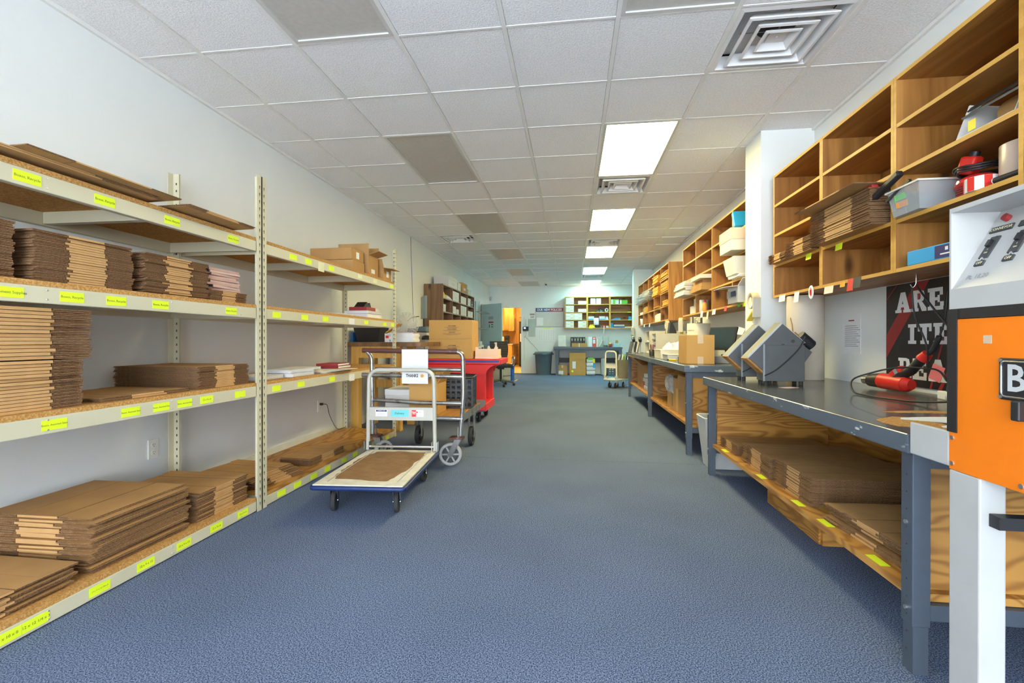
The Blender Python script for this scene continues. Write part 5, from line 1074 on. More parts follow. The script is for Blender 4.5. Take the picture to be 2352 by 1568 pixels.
# milk crate: lattice walls
t = thing('milk_crate', 'black plastic milk crate with round holes at the back of the steel cart', 'crate', (-1.09, 4.42, ZD), 0.10)
for k in range(4):
    m = MB(); 
    for i in range(7): m.box(-0.15 + 0.05 * i - 0.008, -0.15 + 0.05 * i + 0.008, -0.152, -0.144, 0.02, 0.27)
    for j in range(6): m.box(-0.155, 0.155, -0.151, -0.145, 0.0 + 0.053 * j, 0.018 + 0.053 * j)
    m.build('crate_wall', M['black'], t, rot=(0, 0, k * math.pi / 2))
for x in (-1, 1):
    for y in (-1, 1): B(x * 0.15 - 0.009, x * 0.15 + 0.009, y * 0.15 - 0.009, y * 0.15 + 0.009, 0, 0.29).build('corner_post', M['black'], t)
MB().box(-0.15, 0.15, -0.15, 0.15, 0, 0.006).build('crate_floor', M['black'], t)
MB().tube([(-0.155, -0.155, 0.285), (0.155, -0.155, 0.285), (0.155, 0.155, 0.285), (-0.155, 0.155, 0.285)], 0.009, 6, closed=True).build('rim', M['black'], t)

# red cart with cartons
t = thing('red_cart', 'bright red wooden cart with a blue stripe, carrying two printed cartons', 'cart')
B(-1.93, -0.885, 5.765, 6.46, 0.735, 0.806).build('cart_top', M['red'], t, bev=0.012); B(-1.93, -0.90, 5.762, 5.766, 0.765, 0.790).build('blue_stripe', plain('stripe_blue', (0.01, 0.05, 0.30), 0.4), t)
apr = [(-1.93, 0.735), (-0.90, 0.735)] + [(-0.90 - 0.17 * math.sin(a), 0.735 - 0.12 * (1 - math.cos(a))) for a in [R(10 * k) for k in range(1, 10)]] + [(-1.078, 0.615), (-1.93, 0.64)]
for y in (5.775, 6.43): MB().prism(apr, 'y', y, y + 0.02).build('apron', M['red'], t)
for x in (-1.20, -1.90):
    for y in (5.80, 6.36):
        B(x, x + 0.115, y, y + 0.075, 0.24, 0.735).build('leg', M['red'], t, bev=0.004)
B(-1.91, -1.075, 5.79, 6.45, 0.145, 0.24).build('cart_base', M['red'], t, bev=0.006); B(-1.36, -1.085, 5.786, 5.79, 0.150, 0.158).build('blue_stripe', MATS['stripe_blue'], t)
for x in (-1.175, -1.82):
    for y in (5.86, 6.36): caster(t, x, y, 0.062, 0.145, 'chrome', 'rubber', yaw=0.5, hub='lgrey')
def printed(label, z):
    t = thing('printed_carton', label, 'box', (-1.53, 5.98, z)); B(-0.282, 0.282, -0.19, 0.19, 0, 0.245).build('carton_body', M['kbright'], t, bev=0.003)
    for k, (zz, w) in enumerate(((0.165, 0.05), (0.152, 0.10), (0.144, 0.07), (0.125, 0.06), (0.112, 0.12), (0.104, 0.09), (0.086, 0.04), (0.072, 0.12), (0.064, 0.11), (0.056, 0.09))):
        B(-w + 0.02, w + 0.02, -0.1908, -0.19, zz, zz + (0.008 if k in (0, 3, 6) else 0.003)).build('printed_line', M['dkwood'], t)
printed('brown printed carton at the bottom of the pair on the red cart', 0.808); printed('brown printed carton on top of the pair on the red cart', 1.0545)
t = thing('card_tray', 'peach cardboard tray with notched ends on the red cart', 'tray', (-1.08, 6.0, 0.807), 0.02)
MB().prism([(-0.145, 0.03), (0.145, 0.03), (0.145, 0.15), (0.105, 0.15), (0.095, 0.125), (-0.10, 0.125), (-0.11, 0.15), (-0.145, 0.15)], 'y', -0.15, -0.144).build('front_panel', M['peach'], t)
MB().shell(-0.145, 0.145, -0.144, 0.15, 0.03, 0.12, 0.005).build('tray_body', M['peach'], t); B(-0.15, 0.15, -0.155, 0.155, 0, 0.032).build('tray_base', M['peach'], t, bev=0.003)
for k, (x, c_) in enumerate(((-1.13, 'bluepl'), (-1.03, 'clear'))):
    t = thing('spray_bottle', ['spray bottle with a blue head behind the peach tray', 'clear spray bottle behind the peach tray'][k], 'spray bottle', (x, 6.30, 0.807)); MB().lathe([(0.03, 0), (0.035, 0.01), (0.035, 0.10), (0.014, 0.15), (0.014, 0.16)], n=16).build('bottle_body', M['white'] if k == 0 else M['frost'], t); MB().cyl((0, 0, 0.15), (0, 0, 0.19), 0.014, n=12).ob((0, -0.02, 0.195), (0.022, 0.07, 0.022)).build('trigger_head', M['bluepl'] if k == 0 else M['lgrey'], t)
t = thing('grey_tote', 'dark grey plastic tote on the bottom of the red cart', 'tote', (-1.47, 6.12, 0.241)); MB().shell(-0.24, 0.24, -0.22, 0.22, 0, 0.33, 0.006, 0, 0.03, 0.03).build('tub', M['bin'], t); B(-0.25, 0.25, -0.23, 0.23, 0.325, 0.35).build('lid', M['bin'], t, bev=0.004)

# ================================================================ WOODEN TABLE AND THE LEFT BACK CORNER
t = thing('wooden_table', 'tall wooden table with a dark top beyond the steel racks', 'table')
tp = [(-2.58, 5.10), (-1.74, 5.06)] + [(-1.74 + 0.10 * math.sin(a), 5.16 - 0.10 * math.cos(a)) for a in [R(15 * k) for k in range(1, 6)]] + [(-1.64, 5.16), (-1.64, 5.70), (-2.58, 5.70)]
MB().prism(tp, 'z', 0.972, 1.02).build('table_top', M['dkwood'], t)
for x in (-2.53, -2.03):
    for y in (5.12, 5.58): B(x, x + 0.09, y, y + 0.09, 0, 0.972).build('leg', M['honey'], t, bev=0.004)
B(-2.44, -2.03, 5.125, 5.155, 0.84, 0.97).build('apron', M['honey'], t); B(-2.44, -2.03, 5.62, 5.65, 0.45, 0.55).build('stretcher', M['honey'], t)
ZT = 1.021
t = thing('black_bin', 'black tapered open box on the wooden table', 'box', (-2.36, 5.32, ZT)); MB().shell(-0.18, 0.15, -0.12, 0.14, 0, 0.17, 0.005, 0, 0.035, 0.03).build('box_body', M['black'], t)
simple('blue_binder', 'dark blue binder beside the black box on the wooden table', 'binder', -2.572, -2.548, 5.2, 5.42, ZT, 0.115, 'bluepl')
t = thing('print_carton', 'small white and red medicine-like carton on the wooden table', 'box', (-2.115, 5.22, ZT)); B(-0.03, 0.03, -0.05, 0.05, 0, 0.10).build('carton_body', M['paper'], t); B(-0.018, 0.018, -0.0508, -0.05, 0.045, 0.075).build('red_print', M['redp'], t)
tag(MB().ob((0, 0, 0), (0.20, 0.10, 0.006), (0, R(-32), 0)).build('orange_folder', M['honey'], None, (-2.07, 5.27, ZT + 0.165)), 'orange-brown card leaning over the small cartons on the wooden table', 'card')
for k in range(12):
    o = B(-0.14, 0.14, -0.108, 0.108, 0, 0.0088).build('paper_ream', M['paper'], None, (-1.94 + 0.006 * math.sin(k), 5.27 + 0.004 * (k % 2), ZT + 0.009 * k), (0, 0, 0.01 * (k % 3)), 0.001)
    tag(o, 'white printed booklet in the thick stack on the wooden table', 'booklet', 'stack of white booklets on the wooden table')
tag(B(-0.145, 0.145, -0.11, 0.11, 0, 0.004).build('pink_sheet', plain('sheet_pink', (0.75, 0.45, 0.45), 0.7), None, (-1.935, 5.27, ZT + 0.1085)), 'pink cover sheet on top of the white booklet stack', 'paper')
t = thing('desk_fan', 'white desk fan with a wire cage on the wooden table', 'fan', (-2.02, 5.53, ZT), R(35))
MB().lathe([(0.09, 0), (0.09, 0.012), (0.02, 0.03), (0.016, 0.10), (0.016, 0.16)], n=20).build('stand', M['white'], t); MB().cyl((0, 0.02, 0.21), (0, 0.12, 0.21), 0.045, 0.055, n=18).build('motor', M['white'], t)
cg = MB()
for rr in (0.15, 0.135, 0.12, 0.105, 0.09, 0.075, 0.06, 0.045): cg.tube([(rr * math.cos(a), -0.02 - 0.03 * (1 - rr / 0.15), 0.21 + rr * math.sin(a)) for a in [2 * math.pi * j / 28 for j in range(28)]], 0.003, 4, closed=True)
for j in range(20):
    a = 2 * math.pi * j / 20; cg.tube([(0.02 * math.cos(a), -0.05, 0.21 + 0.02 * math.sin(a)), (0.15 * math.cos(a), -0.02, 0.21 + 0.15 * math.sin(a)), (0.08 * math.cos(a), 0.05, 0.21 + 0.08 * math.sin(a))], 0.002, 4)
cg.build('cage', M['white'], t)['kind'] = 'stuff'
for j in range(3):
    a = 2 * math.pi * j / 3; MB().ob((0.07 * math.cos(a), 0.0, 0.21 + 0.07 * math.sin(a)), (0.11, 0.004, 0.085), (R(15), -a, 0)).build('blade', M['frost'], t)
t = thing('stool', 'black round stool behind the wooden table leg', 'stool', (-2.22, 5.95, 0))
MB().lathe([(0.16, 0.60), (0.17, 0.61), (0.17, 0.63), (0.16, 0.64), (0.02, 0.64)], n=24).build('seat', M['black'], t)
for k in range(4):
    a = R(45 + 90 * k); MB().tube([(0.10 * math.cos(a), 0.10 * math.sin(a), 0.60), (0.19 * math.cos(a), 0.19 * math.sin(a), 0.0)], 0.013, 8).build('leg', M['black'], t)
t = thing('filing_cabinet', 'grey filing cabinet under the printer near the left wall', 'cabinet', (-2.30, 6.55, 0))
B(-0.25, 0.27, -0.24, 0.30, 0, 0.98).build('cabinet_body', M['grey'], t, bev=0.004)
for k in range(3): B(-0.23, 0.25, -0.25, -0.24, 0.04 + 0.31 * k, 0.33 + 0.31 * k).build('drawer', M['lgrey'], t)
t = thing('printer', 'beige office printer with a dark lid on the grey filing cabinet', 'printer', (-2.19, 6.55, 0.981)); B(-0.19, 0.17, -0.20, 0.22, 0, 0.17).build('printer_body', M['beige'], t, bev=0.008); B(-0.19, 0.17, -0.20, 0.22, 0.17, 0.18).build('dark_band', M['black'], t); B(-0.18, 0.16, -0.19, 0.21, 0.18, 0.25).build('scanner_lid', M['bin'], t, bev=0.006)
t = thing('baseball_hat', 'black cap hanging on a clear cup on the grey filing cabinet', 'cap', (-1.99, 6.26, 0.98)); MB().lathe([(0.03, -0.0), (0.03, 0.07)], n=14).build('cup', M['frost'], t); MB().lathe([(0.07, 0.07), (0.072, 0.09), (0.055, 0.12), (0.02, 0.13)], n=16).build('crown', M['black'], t)
t = thing('monitor', 'grey flat monitor on a black stand above the printer, seen from its edge', 'monitor', (-2.18, 6.72, 1.232), R(-62)); MB().lathe([(0.08, 0), (0.08, 0.01), (0.014, 0.016), (0.014, 0.16)], n=16).build('stand', M['black'], t)
B(-0.17, 0.17, -0.018, 0.018, 0.13, 0.46).build('screen', plain('screen_grey_blue', (0.16, 0.22, 0.24), 0.35), t, bev=0.004)
tag(MB().tube(fillet([(-2.28, 6.80, 1.40), (-2.40, 6.75, 1.38), (-2.46, 6.65, 1.25), (-2.47, 6.62, 1.0)], 0.08), 0.006, 7).build('monitor_cable', M['black']), 'black cable drooping from the grey monitor to the wall', 'cable')
# wall cubby in dark wood
LC = [1.305, 1.547, 1.79, 2.03]
cubby('dark_cubby', 'dark stained wall cubby full of white boxes on the left wall', -2.25, XL + 0.001, [8.02, 8.68, 9.33, 9.98, 10.64], LC, [M['dkwood'], M['dkwood'], plain('dark_cubby_edge', (0.30, 0.24, 0.17), 0.5)])
def lz(i): return LC[i] + 0.0105
GC = 'white boxes in the dark cubby'
def wb(label, y0, y1, z, h, x0=-2.50, x1=-2.27, mt='white'):
    t = thing('storage_box', label, 'box', ((x0 + x1) / 2, (y0 + y1) / 2, z)); w = (x1 - x0) / 2; d = (y1 - y0) / 2
    B(-w, w, -d, d, 0, h * 0.8).build('carton_body', M[mt], t); B(-w - .002, w + .002, -d - .002, d + .002, h * 0.72, h).build('lid', M[mt], t); B(w, w + 0.001, -d * 0.4, d * 0.4, h * 0.25, h * 0.5).build('box_label', M['lgrey'], t)
wb('white lidded box on top of the dark cubby', 8.45, 9.10, LC[3] + 0.01, 0.20, -2.55, -2.27); wb('narrow white box on top of the dark cubby', 9.16, 9.40, LC[3] + 0.01, 0.16)
wb('brown open box on top of the dark cubby', 9.50, 9.95, LC[3] + 0.01, 0.20, -2.52, -2.26, 'kraft'); wb('small white box with a yellow cover on top of the dark cubby', 10.1, 10.4, LC[3] + 0.01, 0.12)
wb('white box in the second upper hole of the dark cubby', 8.75, 9.25, lz(2), 0.19); wb('white lidded box in the third upper hole of the dark cubby', 9.42, 9.90, lz(2), 0.15); wb('white lidded box in the last upper hole of the dark cubby', 10.05, 10.35, lz(2), 0.17)
wb('black box in the last upper hole of the dark cubby', 10.40, 10.60, lz(2), 0.13, mt='black'); wb('white box in the first middle hole of the dark cubby', 8.06, 8.26, lz(1), 0.13)
wb('white bag-like box in the second middle hole of the dark cubby', 8.73, 9.0, lz(1), 0.14); wb('small white box in the second middle hole of the dark cubby', 9.05, 9.25, lz(1), 0.10)
for k in range(3): wb('%s upright white file box in the third middle hole of the dark cubby' % ('first', 'second', 'third')[k], 9.38 + 0.19 * k, 9.55 + 0.19 * k, lz(1), 0.20); bpy.data.objects
for k in range(2): wb('%s white file box in the last middle hole of the dark cubby' % ('first', 'second')[k], 10.05 + 0.28 * k, 10.30 + 0.28 * k, lz(1), 0.13)
tag(crumple(0.30, 0.34, 0.10, 61).build('plastic_bags', M['foil'], None, (-2.40, 8.48, lz(2))), 'crumpled grey plastic bags in the first upper hole of the dark cubby', 'bags')
tag(crumple(0.20, 0.24, 0.16, 62).build('yellow_bag', MATS['handle_yellow'], None, (-2.36, 8.165, lz(2))), 'bright yellow bag in the first upper hole of the dark cubby', 'bag')
simple('paper_stack', 'low stack of paper in the bottom hole of the dark cubby', 'paper', -2.52, -2.28, 8.06, 8.6, lz(0), 0.06, 'paper')
# desk under it, with white office machines
t = thing('wall_desk', 'grey desk along the left wall under the dark cubby', 'desk'); B(XL + 0.02, -2.02, 7.3, 11.2, 0.71, 0.74).build('desk_top', M['lgrey'], t)
for y in (7.32, 9.25, 11.12): B(XL + 0.03, -2.06, y, y + 0.05, 0, 0.71).build('desk_panel', M['beige'], t)
for k, (y, h, w) in enumerate(((9.5, 0.30, 0.22), (10.1, 0.24, 0.26), (10.7, 0.28, 0.2))):
    t = thing('office_machine', ['white label printer on the grey desk', 'low white copier on the grey desk', 'white paper shredder top on the grey desk'][k], 'office machine', (-2.22, y, 0.741)); B(-w, w - 0.05, -0.2, 0.2, 0, h * 0.7).build('machine_body', M['white'], t, bev=0.015); B(-w * 0.8, w * 0.6, -0.15, 0.15, h * 0.7, h).build('paper_feed', M['lgrey'], t, bev=0.01); B(w - 0.049, w - 0.045, -0.1, 0.1, h * 0.3, h * 0.5).build('control_strip', M['dgrey'], t)
t = thing('poster', 'green and teal printed poster on the left wall past the dark cubby', 'poster', (XL, 10.98, 1.75)); B(0, 0.004, -0.18, 0.20, -0.30, 0.10).build('sheet', plain('poster_green', (0.05, 0.30, 0.14), 0.5), t); B(0, 0.004, -0.18, 0.20, 0.10, 0.26).build('header', M['teal'], t); B(0.004, 0.005, -0.15, 0.17, -0.28, -0.12).build('picture', plain('poster_blue', (0.05, 0.22, 0.40), 0.5), t)
tag(B(XL, XL + 0.003, 10.9, 11.3, 0.95, 1.40).build('wall_chart', M['paper']), 'white sheet hanging on the left wall below the green poster', 'paper')
t = thing('tube_rack', 'thin steel tube rack standing against the left wall by the open door', 'rack', (XL + 0.12, 12.36, 0))
for y in (-0.45, 0.45): MB().tube([(0, y, 0), (0, y, 2.05)], 0.014, 8).build('upright', M['grey'], t)
for z in (0.45, 0.9, 1.35, 1.78): MB().tube([(0, -0.45, z), (0, 0.45, z)], 0.009, 6).tube([(0, -0.45, z), (0.22, -0.45, z), (0.22, 0.45, z), (0, 0.45, z)], 0.006, 5).build('rack_shelf', M['grey'], t)
# office chair
t = thing('office_chair', 'black office chair with mesh back and silver armrests by the left desk', 'chair', (-1.62, 10.60, 0), R(200))
MB().cyl((0, 0, 0.10), (0, 0, 0.40), 0.028, n=14).build('gas_lift', M['black'], t)
for k in range(5):
    a = R(72 * k + 20); l_ = MB().tube([(0.03 * math.cos(a), 0.03 * math.sin(a), 0.13), (0.30 * math.cos(a), 0.30 * math.sin(a), 0.085)], 0.022, 8, r2=0.014).build('base_leg', M['dgrey'], t)
    MB().cyl((0.30 * math.cos(a) - 0.022 * math.sin(a), 0.30 * math.sin(a) + 0.022 * math.cos(a), 0.032), (0.30 * math.cos(a) + 0.022 * math.sin(a), 0.30 * math.sin(a) - 0.022 * math.cos(a), 0.032), 0.032, n=14).build('castor', M['rubber'], l_)
B(-0.24, 0.24, -0.24, 0.24, 0.42, 0.50).build('seat', M['rubber'], t, bev=0.03, seg=3); B(-0.06, 0.06, -0.10, 0.10, 0.38, 0.42).build('mechanism', M['black'], t)
bk = MB(); 
for j in range(8):
    z0, z1_ = 0.58 + 0.055 * j, 0.58 + 0.055 * (j + 1); f_ = lambda z: -0.25 - 0.10 * (z - 0.5) ** 2
    w0 = 0.20 + 0.03 * math.sin(j / 8 * 3.1); bk.prism([(-w0, f_(z0)), (w0, f_(z0)), (w0, f_(z0) - 0.014), (-w0, f_(z0) - 0.014)], 'z', z0, z1_ - 0.001)
bk.build('backrest', M['black'], t); MB().tube([(0, -0.06, 0.40), (0, -0.25, 0.45), (0, -0.285, 0.70)], 0.02, 8).build('back_support', M['dgrey'], t)
for s in (-1, 1): MB().tube(fillet([(s * 0.20, 0.05, 0.44), (s * 0.30, 0.05, 0.46), (s * 0.30, 0.10, 0.66), (s * 0.30, -0.14, 0.67), (s * 0.30, -0.14, 0.50), (s * 0.22, -0.10, 0.46)], 0.06), 0.014, 8).build('armrest', M['chrome'], t)
t = thing('grey_cabinet', 'dark grey low cabinet behind the office chair', 'cabinet', (-2.02, 11.62, 0)); B(-0.26, 0.26, -0.2, 0.25, 0, 0.52).build('cabinet_body', M['beige'], t, bev=0.004); B(-0.24, 0.24, -0.208, -0.2, 0.03, 0.25).build('drawer', M['beige'], t); B(-0.24, 0.24, -0.208, -0.2, 0.27, 0.50).build('drawer', M['beige'], t)
t = thing('shipping_crate', 'beige shipping box with blue edging strapped in black on the floor by the open door', 'box', (-1.70, 12.05, 0), -0.05)
B(-0.17, 0.17, -0.16, 0.16, 0.02, 0.36).build('box_body', M['beige'], t); MB().box(-0.18, 0.18, -0.17, 0.17, 0.36, 0.39).box(0.15, 0.185, -0.175, 0.175, 0.0, 0.36).box(-0.18, 0.18, -0.17, 0.17, 0, 0.02).build('blue_edging', M['bluepl'], t); MB().tube([(-0.17, -0.168, 0.14), (0.0, -0.178, 0.125), (0.19, -0.178, 0.14)], 0.006, 6).build('strap', M['black'], t); B(0.185, 0.20, -0.1, 0.1, 0.30, 0.40).build('handle', M['bluepl'], t)
simple('blue_carton', 'small dark blue carton on top of the blue-edged shipping box', 'box', -1.80, -1.70, 11.98, 12.10, 0.391, 0.10, 'bluepl')
tag(B(-1.46, -1.42, 11.85, 12.35, 0.0, 0.0015).build('floor_tape', M['gold'], None, (0, 0, 0), (0, 0, 0)), 'short strip of yellow tape on the carpet near the doorway', 'floor tape')

# ================================================================ BACK WALL
yw = YB - 0.001
t = thing('whiteboard', 'white board headed OUR NEW POLICIES on the back wall', 'whiteboard', (0, yw, 0))
B(-1.141, -0.27, -0.015, 0, 1.468, 2.055).build('board', M['white'], t); B(-1.13, -0.71, -0.018, -0.015, 1.935, 2.05).build('header_blue', plain('header_navy', (0.02, 0.05, 0.22), 0.5), t); B(-0.71, -0.28, -0.018, -0.015, 1.935, 2.05).build('header_red', plain('header_red', (0.36, 0.03, 0.08), 0.5), t)
text('header_text', 'OUR NEW POLICIES', 0.10, M['paper'], t, (-0.705, -0.0195, 1.992), FACE_N, bold=0.003, sx=0.86)
B(-1.10, -0.90, -0.017, -0.015, 1.50, 1.75).build('note', M['paper'], t); MB().box(-1.145, -1.135, -0.02, 0, 1.46, 2.06).box(-0.275, -0.262, -0.02, 0, 1.46, 2.06).box(-1.145, -0.262, -0.02, 0, 1.455, 1.47).build('board_frame', M['grey'], t)
t = thing('wall_calendar', 'white wall calendar hanging below the white board', 'calendar', (0, yw, 0)); B(-1.055, -0.515, -0.006, 0, 1.03, 1.44).build('sheet', M['paper'], t); B(-0.93, -0.64, -0.0068, -0.006, 1.405, 1.428).build('month_title', M['yellow'], t)
cg = MB()
for i in range(7):
    for j in range(5): cg.box(-1.02 + 0.072 * i, -1.00 + 0.072 * i, -0.0066, -0.006, 1.07 + 0.063 * j, 1.09 + 0.063 * j)
cg.build('day_marks', M['lgrey'], t)['kind'] = 'stuff'
t = thing('breaker_panel', 'grey-green electrical panel with two doors on the back wall', 'electrical panel', (0, yw, 0)); B(-1.361, -1.15, -0.02, 0, 1.155, 1.715).build('panel_frame', M['panelgrey'], t, bev=0.003)
for x in (-1.345, -1.25): B(x, x + 0.085, -0.026, -0.02, 1.18, 1.69).build('panel_door', M['panelgrey'], t)
t = thing('wall_notice', 'white notice with the word OFF above the electrical panel', 'notice', (0, yw, 0)); B(-1.335, -1.155, -0.003, 0, 1.73, 1.90).build('sheet', M['paper'], t); text('notice_text', 'OFF', 0.07, M['ink'], t, (-1.245, -0.0036, 1.765), FACE_N, bold=0.002); B(-1.32, -1.17, -0.0036, -0.003, 1.83, 1.85).build('text_line', M['ink'], t); B(-1.32, -1.17, -0.0036, -0.003, 1.865, 1.88).build('text_line', M['ink'], t)
t = thing('time_clock', 'black time clock with a glowing blue screen on the back wall', 'time clock', (0, yw, 0)); B(-1.54, -1.367, -0.05, 0, 1.335, 1.469).build('clock_body', M['black'], t, bev=0.004); B(-1.505, -1.445, -0.052, -0.05, 1.40, 1.45).build('clock_screen', M['led'], t); MB().tube([(-1.44, -0.02, 1.34), (-1.44, -0.02, 1.2), (-1.50, -0.01, 1.12)], 0.006, 5).build('cable', M['grey'], t); MB().cyl((-1.44, -0.008, 1.47), (-1.44, -0.008, 1.70), 0.012, n=8).build('conduit', M['lgrey'], t)
tag(B(-1.512, -1.500, YB - 0.012, YB, 0.42, 1.78).build('conduit', M['lgrey']), 'slim grey conduit running up the back wall beside the doorway', 'conduit')
tag(MB().tube([(-1.46, YB - 0.01, 1.16), (-1.3, YB - 0.01, 0.98), (-1.10, YB - 0.01, 0.76), (-1.02, YB - 0.01, 0.66)], 0.005, 5).build('hanging_wire', M['grey']), 'thin grey wire sloping down the back wall to the round bin', 'wire')
t = thing('motion_sensor', 'small white sensor high in the back left corner', 'sensor', (-2.57, YB - 0.03, 2.36)); MB().ob((0, 0, 0), (0.07, 0.05, 0.13), (R(-10), 0, R(-30))).build('sensor_body', M['white'], t, bev=0.01)
t = thing('dome_camera', 'tiny white ceiling camera with a black lens near the back wall', 'security camera', (-0.77, 13.95, ZC - 0.004)); MB().cyl((0, 0, -0.03), (0, 0, 0.0), 0.05, n=16).build('mount', M['white'], t); MB().cyl((0, -0.0, -0.06), (0, 0.0, -0.03), 0.03, n=14).build('lens', M['black'], t)

# back wall cubbies: three units
BZ = [1.41, 1.65, 1.885, 2.125, 2.355]; yq0, yq1 = 14.40, YB - 0.001
def back_cubby(label, x0, x1):
    t = thing('oak_cubby', label, 'cubby shelf'); h = 0.012
    for x in (x0, x1 - 0.024):
        m = MB().box(x, x + 0.024, yq0, yq1 - 0.006, BZ[0] - h, BZ[-1] + h); m.m[-6:] = [0, 1, 0, 0, 0, 0]; m.build('upright_panel', [M['pine'], M['pedge']], t)
    for z in BZ:
        m = MB().box(x0 + 0.024, x1 - 0.024, yq0 + 0.001, yq1 - 0.006, z - h, z + h); m.m[-6:] = [0, 1, 0, 0, 0, 0]; m.build('shelf_board', [M['pinex'], M['pedge']], t)
    B(x0, x1, yq1 - 0.006, yq1, BZ[0], BZ[-1]).build('back_panel', M['pinex'], t)
back_cubby('oak wall cubby filled with cream drawer boxes on the back wall', -0.222, 0.455); back_cubby('oak wall cubby with rags, tape and gloves on the back wall', 0.457, 1.132); back_cubby('oak wall cubby with green and blue cartons on the back wall', 1.134, 1.80)
def bz(i): return BZ[i] + 0.013
def drawer_box(x, z, label):
    t = thing('drawer_box', label, 'box', (x, 14.54, z), 0, 'cream drawer boxes in the back wall cubby'); B(-0.123, 0.123, -0.15, 0.12, 0, 0.098).build('box_body', M['cream'], t, bev=0.002); B(-0.10, 0.01, -0.1512, -0.15, 0.035, 0.075).build('box_label', M['paper'], t); B(0.02, 0.10, -0.1512, -0.15, 0.05, 0.06).build('finger_slot', M['kraft'], t)
for r_ in range(4):
    for k in (0, 1): drawer_box(-0.07, bz(r_) + 0.1 * k, 'cream drawer box in the stacked pairs at the outer edge of the back wall cubby')
for k in (0, 1): drawer_box(0.305, bz(0) + 0.1 * k, 'cream drawer box in the lone pair in the bottom of the back wall cubby'); drawer_box(0.18, bz(1) + 0.1 * k, 'cream drawer box in the pair standing beside the others in the back wall cubby')
drawer_box(0.305, bz(2), 'single cream drawer box in the upper middle of the back wall cubby'); drawer_box(0.305, bz(3), 'single cream drawer box in the top of the back wall cubby')
for x in (0.56, 0.725): simple('white_binder', 'white binder in the top of the back wall cubby', 'binder', x, x + 0.145, 14.45, 14.66, bz(3), 0.185, 'paper', group='white binders in the back wall cubby')
tag(crumple(0.24, 0.2, 0.11, 71).build('black_pouch', M['black'], None, (0.86, 14.52, bz(2))), 'black cloth pouch in the back wall cubby', 'pouch')
t = thing('white_roll', 'white tape roll standing on edge in the back wall cubby', 'roll', (1.04, 14.50, bz(2) + 0.058)); MB().lathe([(0.057, -0.04), (0.057, 0.04), (0.025, 0.04), (0.025, -0.04), (0.057, -0.04)], n=24, T=Matrix.Rotation(R(90), 4, 'X')).build('roll_body', M['white'], t)
for k, (x, w) in enumerate(((0.49, 0.17), (0.82, 0.17))): t = thing('glove_box', ['white and blue glove carton at the inner side of the back wall cubby', 'white and blue glove carton beside the hanging rag in the back wall cubby'][k], 'box', (x + w / 2, 14.5, bz(1))); B(-w / 2, w / 2, -0.08, 0.1, 0.025, 0.105).build('carton_body', M['white'], t); B(-w / 2, w / 2, -0.08, 0.1, 0, 0.025).build('blue_base', M['ltblue'], t)
t = thing('white_rag', 'white rag hanging over the shelf edge in the back wall cubby', 'rag', (0.725, 14.395, 0)); m = MB(); vs_ = []; fs = []
prof = [(0.12, bz(1) + 0.045), (0.02, bz(1) + 0.05), (-0.012, bz(1) + 0.03), (-0.016, BZ[1] - 0.02), (-0.014, BZ[1] - 0.08), (-0.018, BZ[1] - 0.15)]
for j, (y, z) in enumerate(prof):
    for i in range(9): vs_.append((-0.075 + 0.0187 * i, y + 0.007 * math.sin(i * 1.9 + j), z + 0.004 * math.sin(i * 2.3)))
for j in range(5):
    for i in range(8): fs.append((j * 9 + i, j * 9 + i + 1, (j + 1) * 9 + i + 1, (j + 1) * 9 + i))
r0 = m.add(vs_, fs, 0, True).build('cloth', M['paper'], t); sd = r0.modifiers.new('thick', 'SOLIDIFY'); sd.thickness = 0.005
tag(crumple(0.10, 0.16, 0.12, 73).build('foil_bag', M['foil'], None, (1.045, 14.52, bz(1))), 'crumpled silver bag in the back wall cubby', 'bag')
tag(crumple(0.20, 0.18, 0.12, 74).build('yellow_gloves', MATS['sticker_yellow'], None, (0.60, 14.50, bz(0))), 'yellow and black work gloves in the bottom of the back wall cubby', 'gloves')
simple('black_case', 'small black case in the bottom of the back wall cubby', 'case', 0.72, 0.84, 14.46, 14.62, bz(0), 0.075, 'black'); simple('tool_case', 'flat dark case beside the ribbon in the back wall cubby', 'case', 0.85, 0.94, 14.46, 14.62, bz(0), 0.06, 'dgrey'); simple('white_carton', 'small white carton at the bottom of the back wall cubby', 'box', 1.02, 1.10, 14.44, 14.6, bz(0), 0.055, 'white')
t = thing('ribbon', 'white ribbon dangling from a red spool in the back wall cubby', 'ribbon', (0.96, 14.42, 0)); MB().cyl((0, 0.04, bz(0) + 0.045), (0, 0.09, bz(0) + 0.045), 0.044, n=18).build('spool', M['redp'], t); MB().tube([(0, 0.03, bz(0) + 0.05), (0, -0.03, bz(0) + 0.0), (-0.004, -0.034, 1.34), (-0.015, -0.03, 1.24)], 0.002, 5, r2=0.012).build('ribbon_tail', M['paper'], t)
for k, (x, w, h) in enumerate(((1.165, 0.235, 0.135), (1.425, 0.23, 0.115))): t = thing('green_carton', ['taller green and white carton in the top of the back wall cubby', 'shorter green carton in the top of the back wall cubby'][k], 'box', (x + w / 2, 14.52, bz(3))); B(-w / 2, w / 2, -0.1, 0.1, 0, h).build('carton_body', M['green'], t); B(-w / 2, -w / 2 + 0.055, -0.101, -0.1, 0, h).build('white_band', M['paper'], t); (B(w / 2 - 0.10, w / 2, -0.101, -0.1, 0, h * 0.8).build('white_label', M['paper'], t) if k == 0 else None)
tag(MB().prism([(1.165, bz(1)), (1.45, bz(1)), (1.45, bz(1) + 0.055), (1.30, bz(1) + 0.05)], 'y', 14.45, 14.6).build('blue_wedge', M['ltblue']), 'blue wedge-shaped carton in the back wall cubby', 'box'); simple('blue_tin', 'light blue tin standing at the end of the back wall cubby', 'tin', 1.69, 1.775, 14.45, 14.58, bz(1), 0.10, 'ltblue')
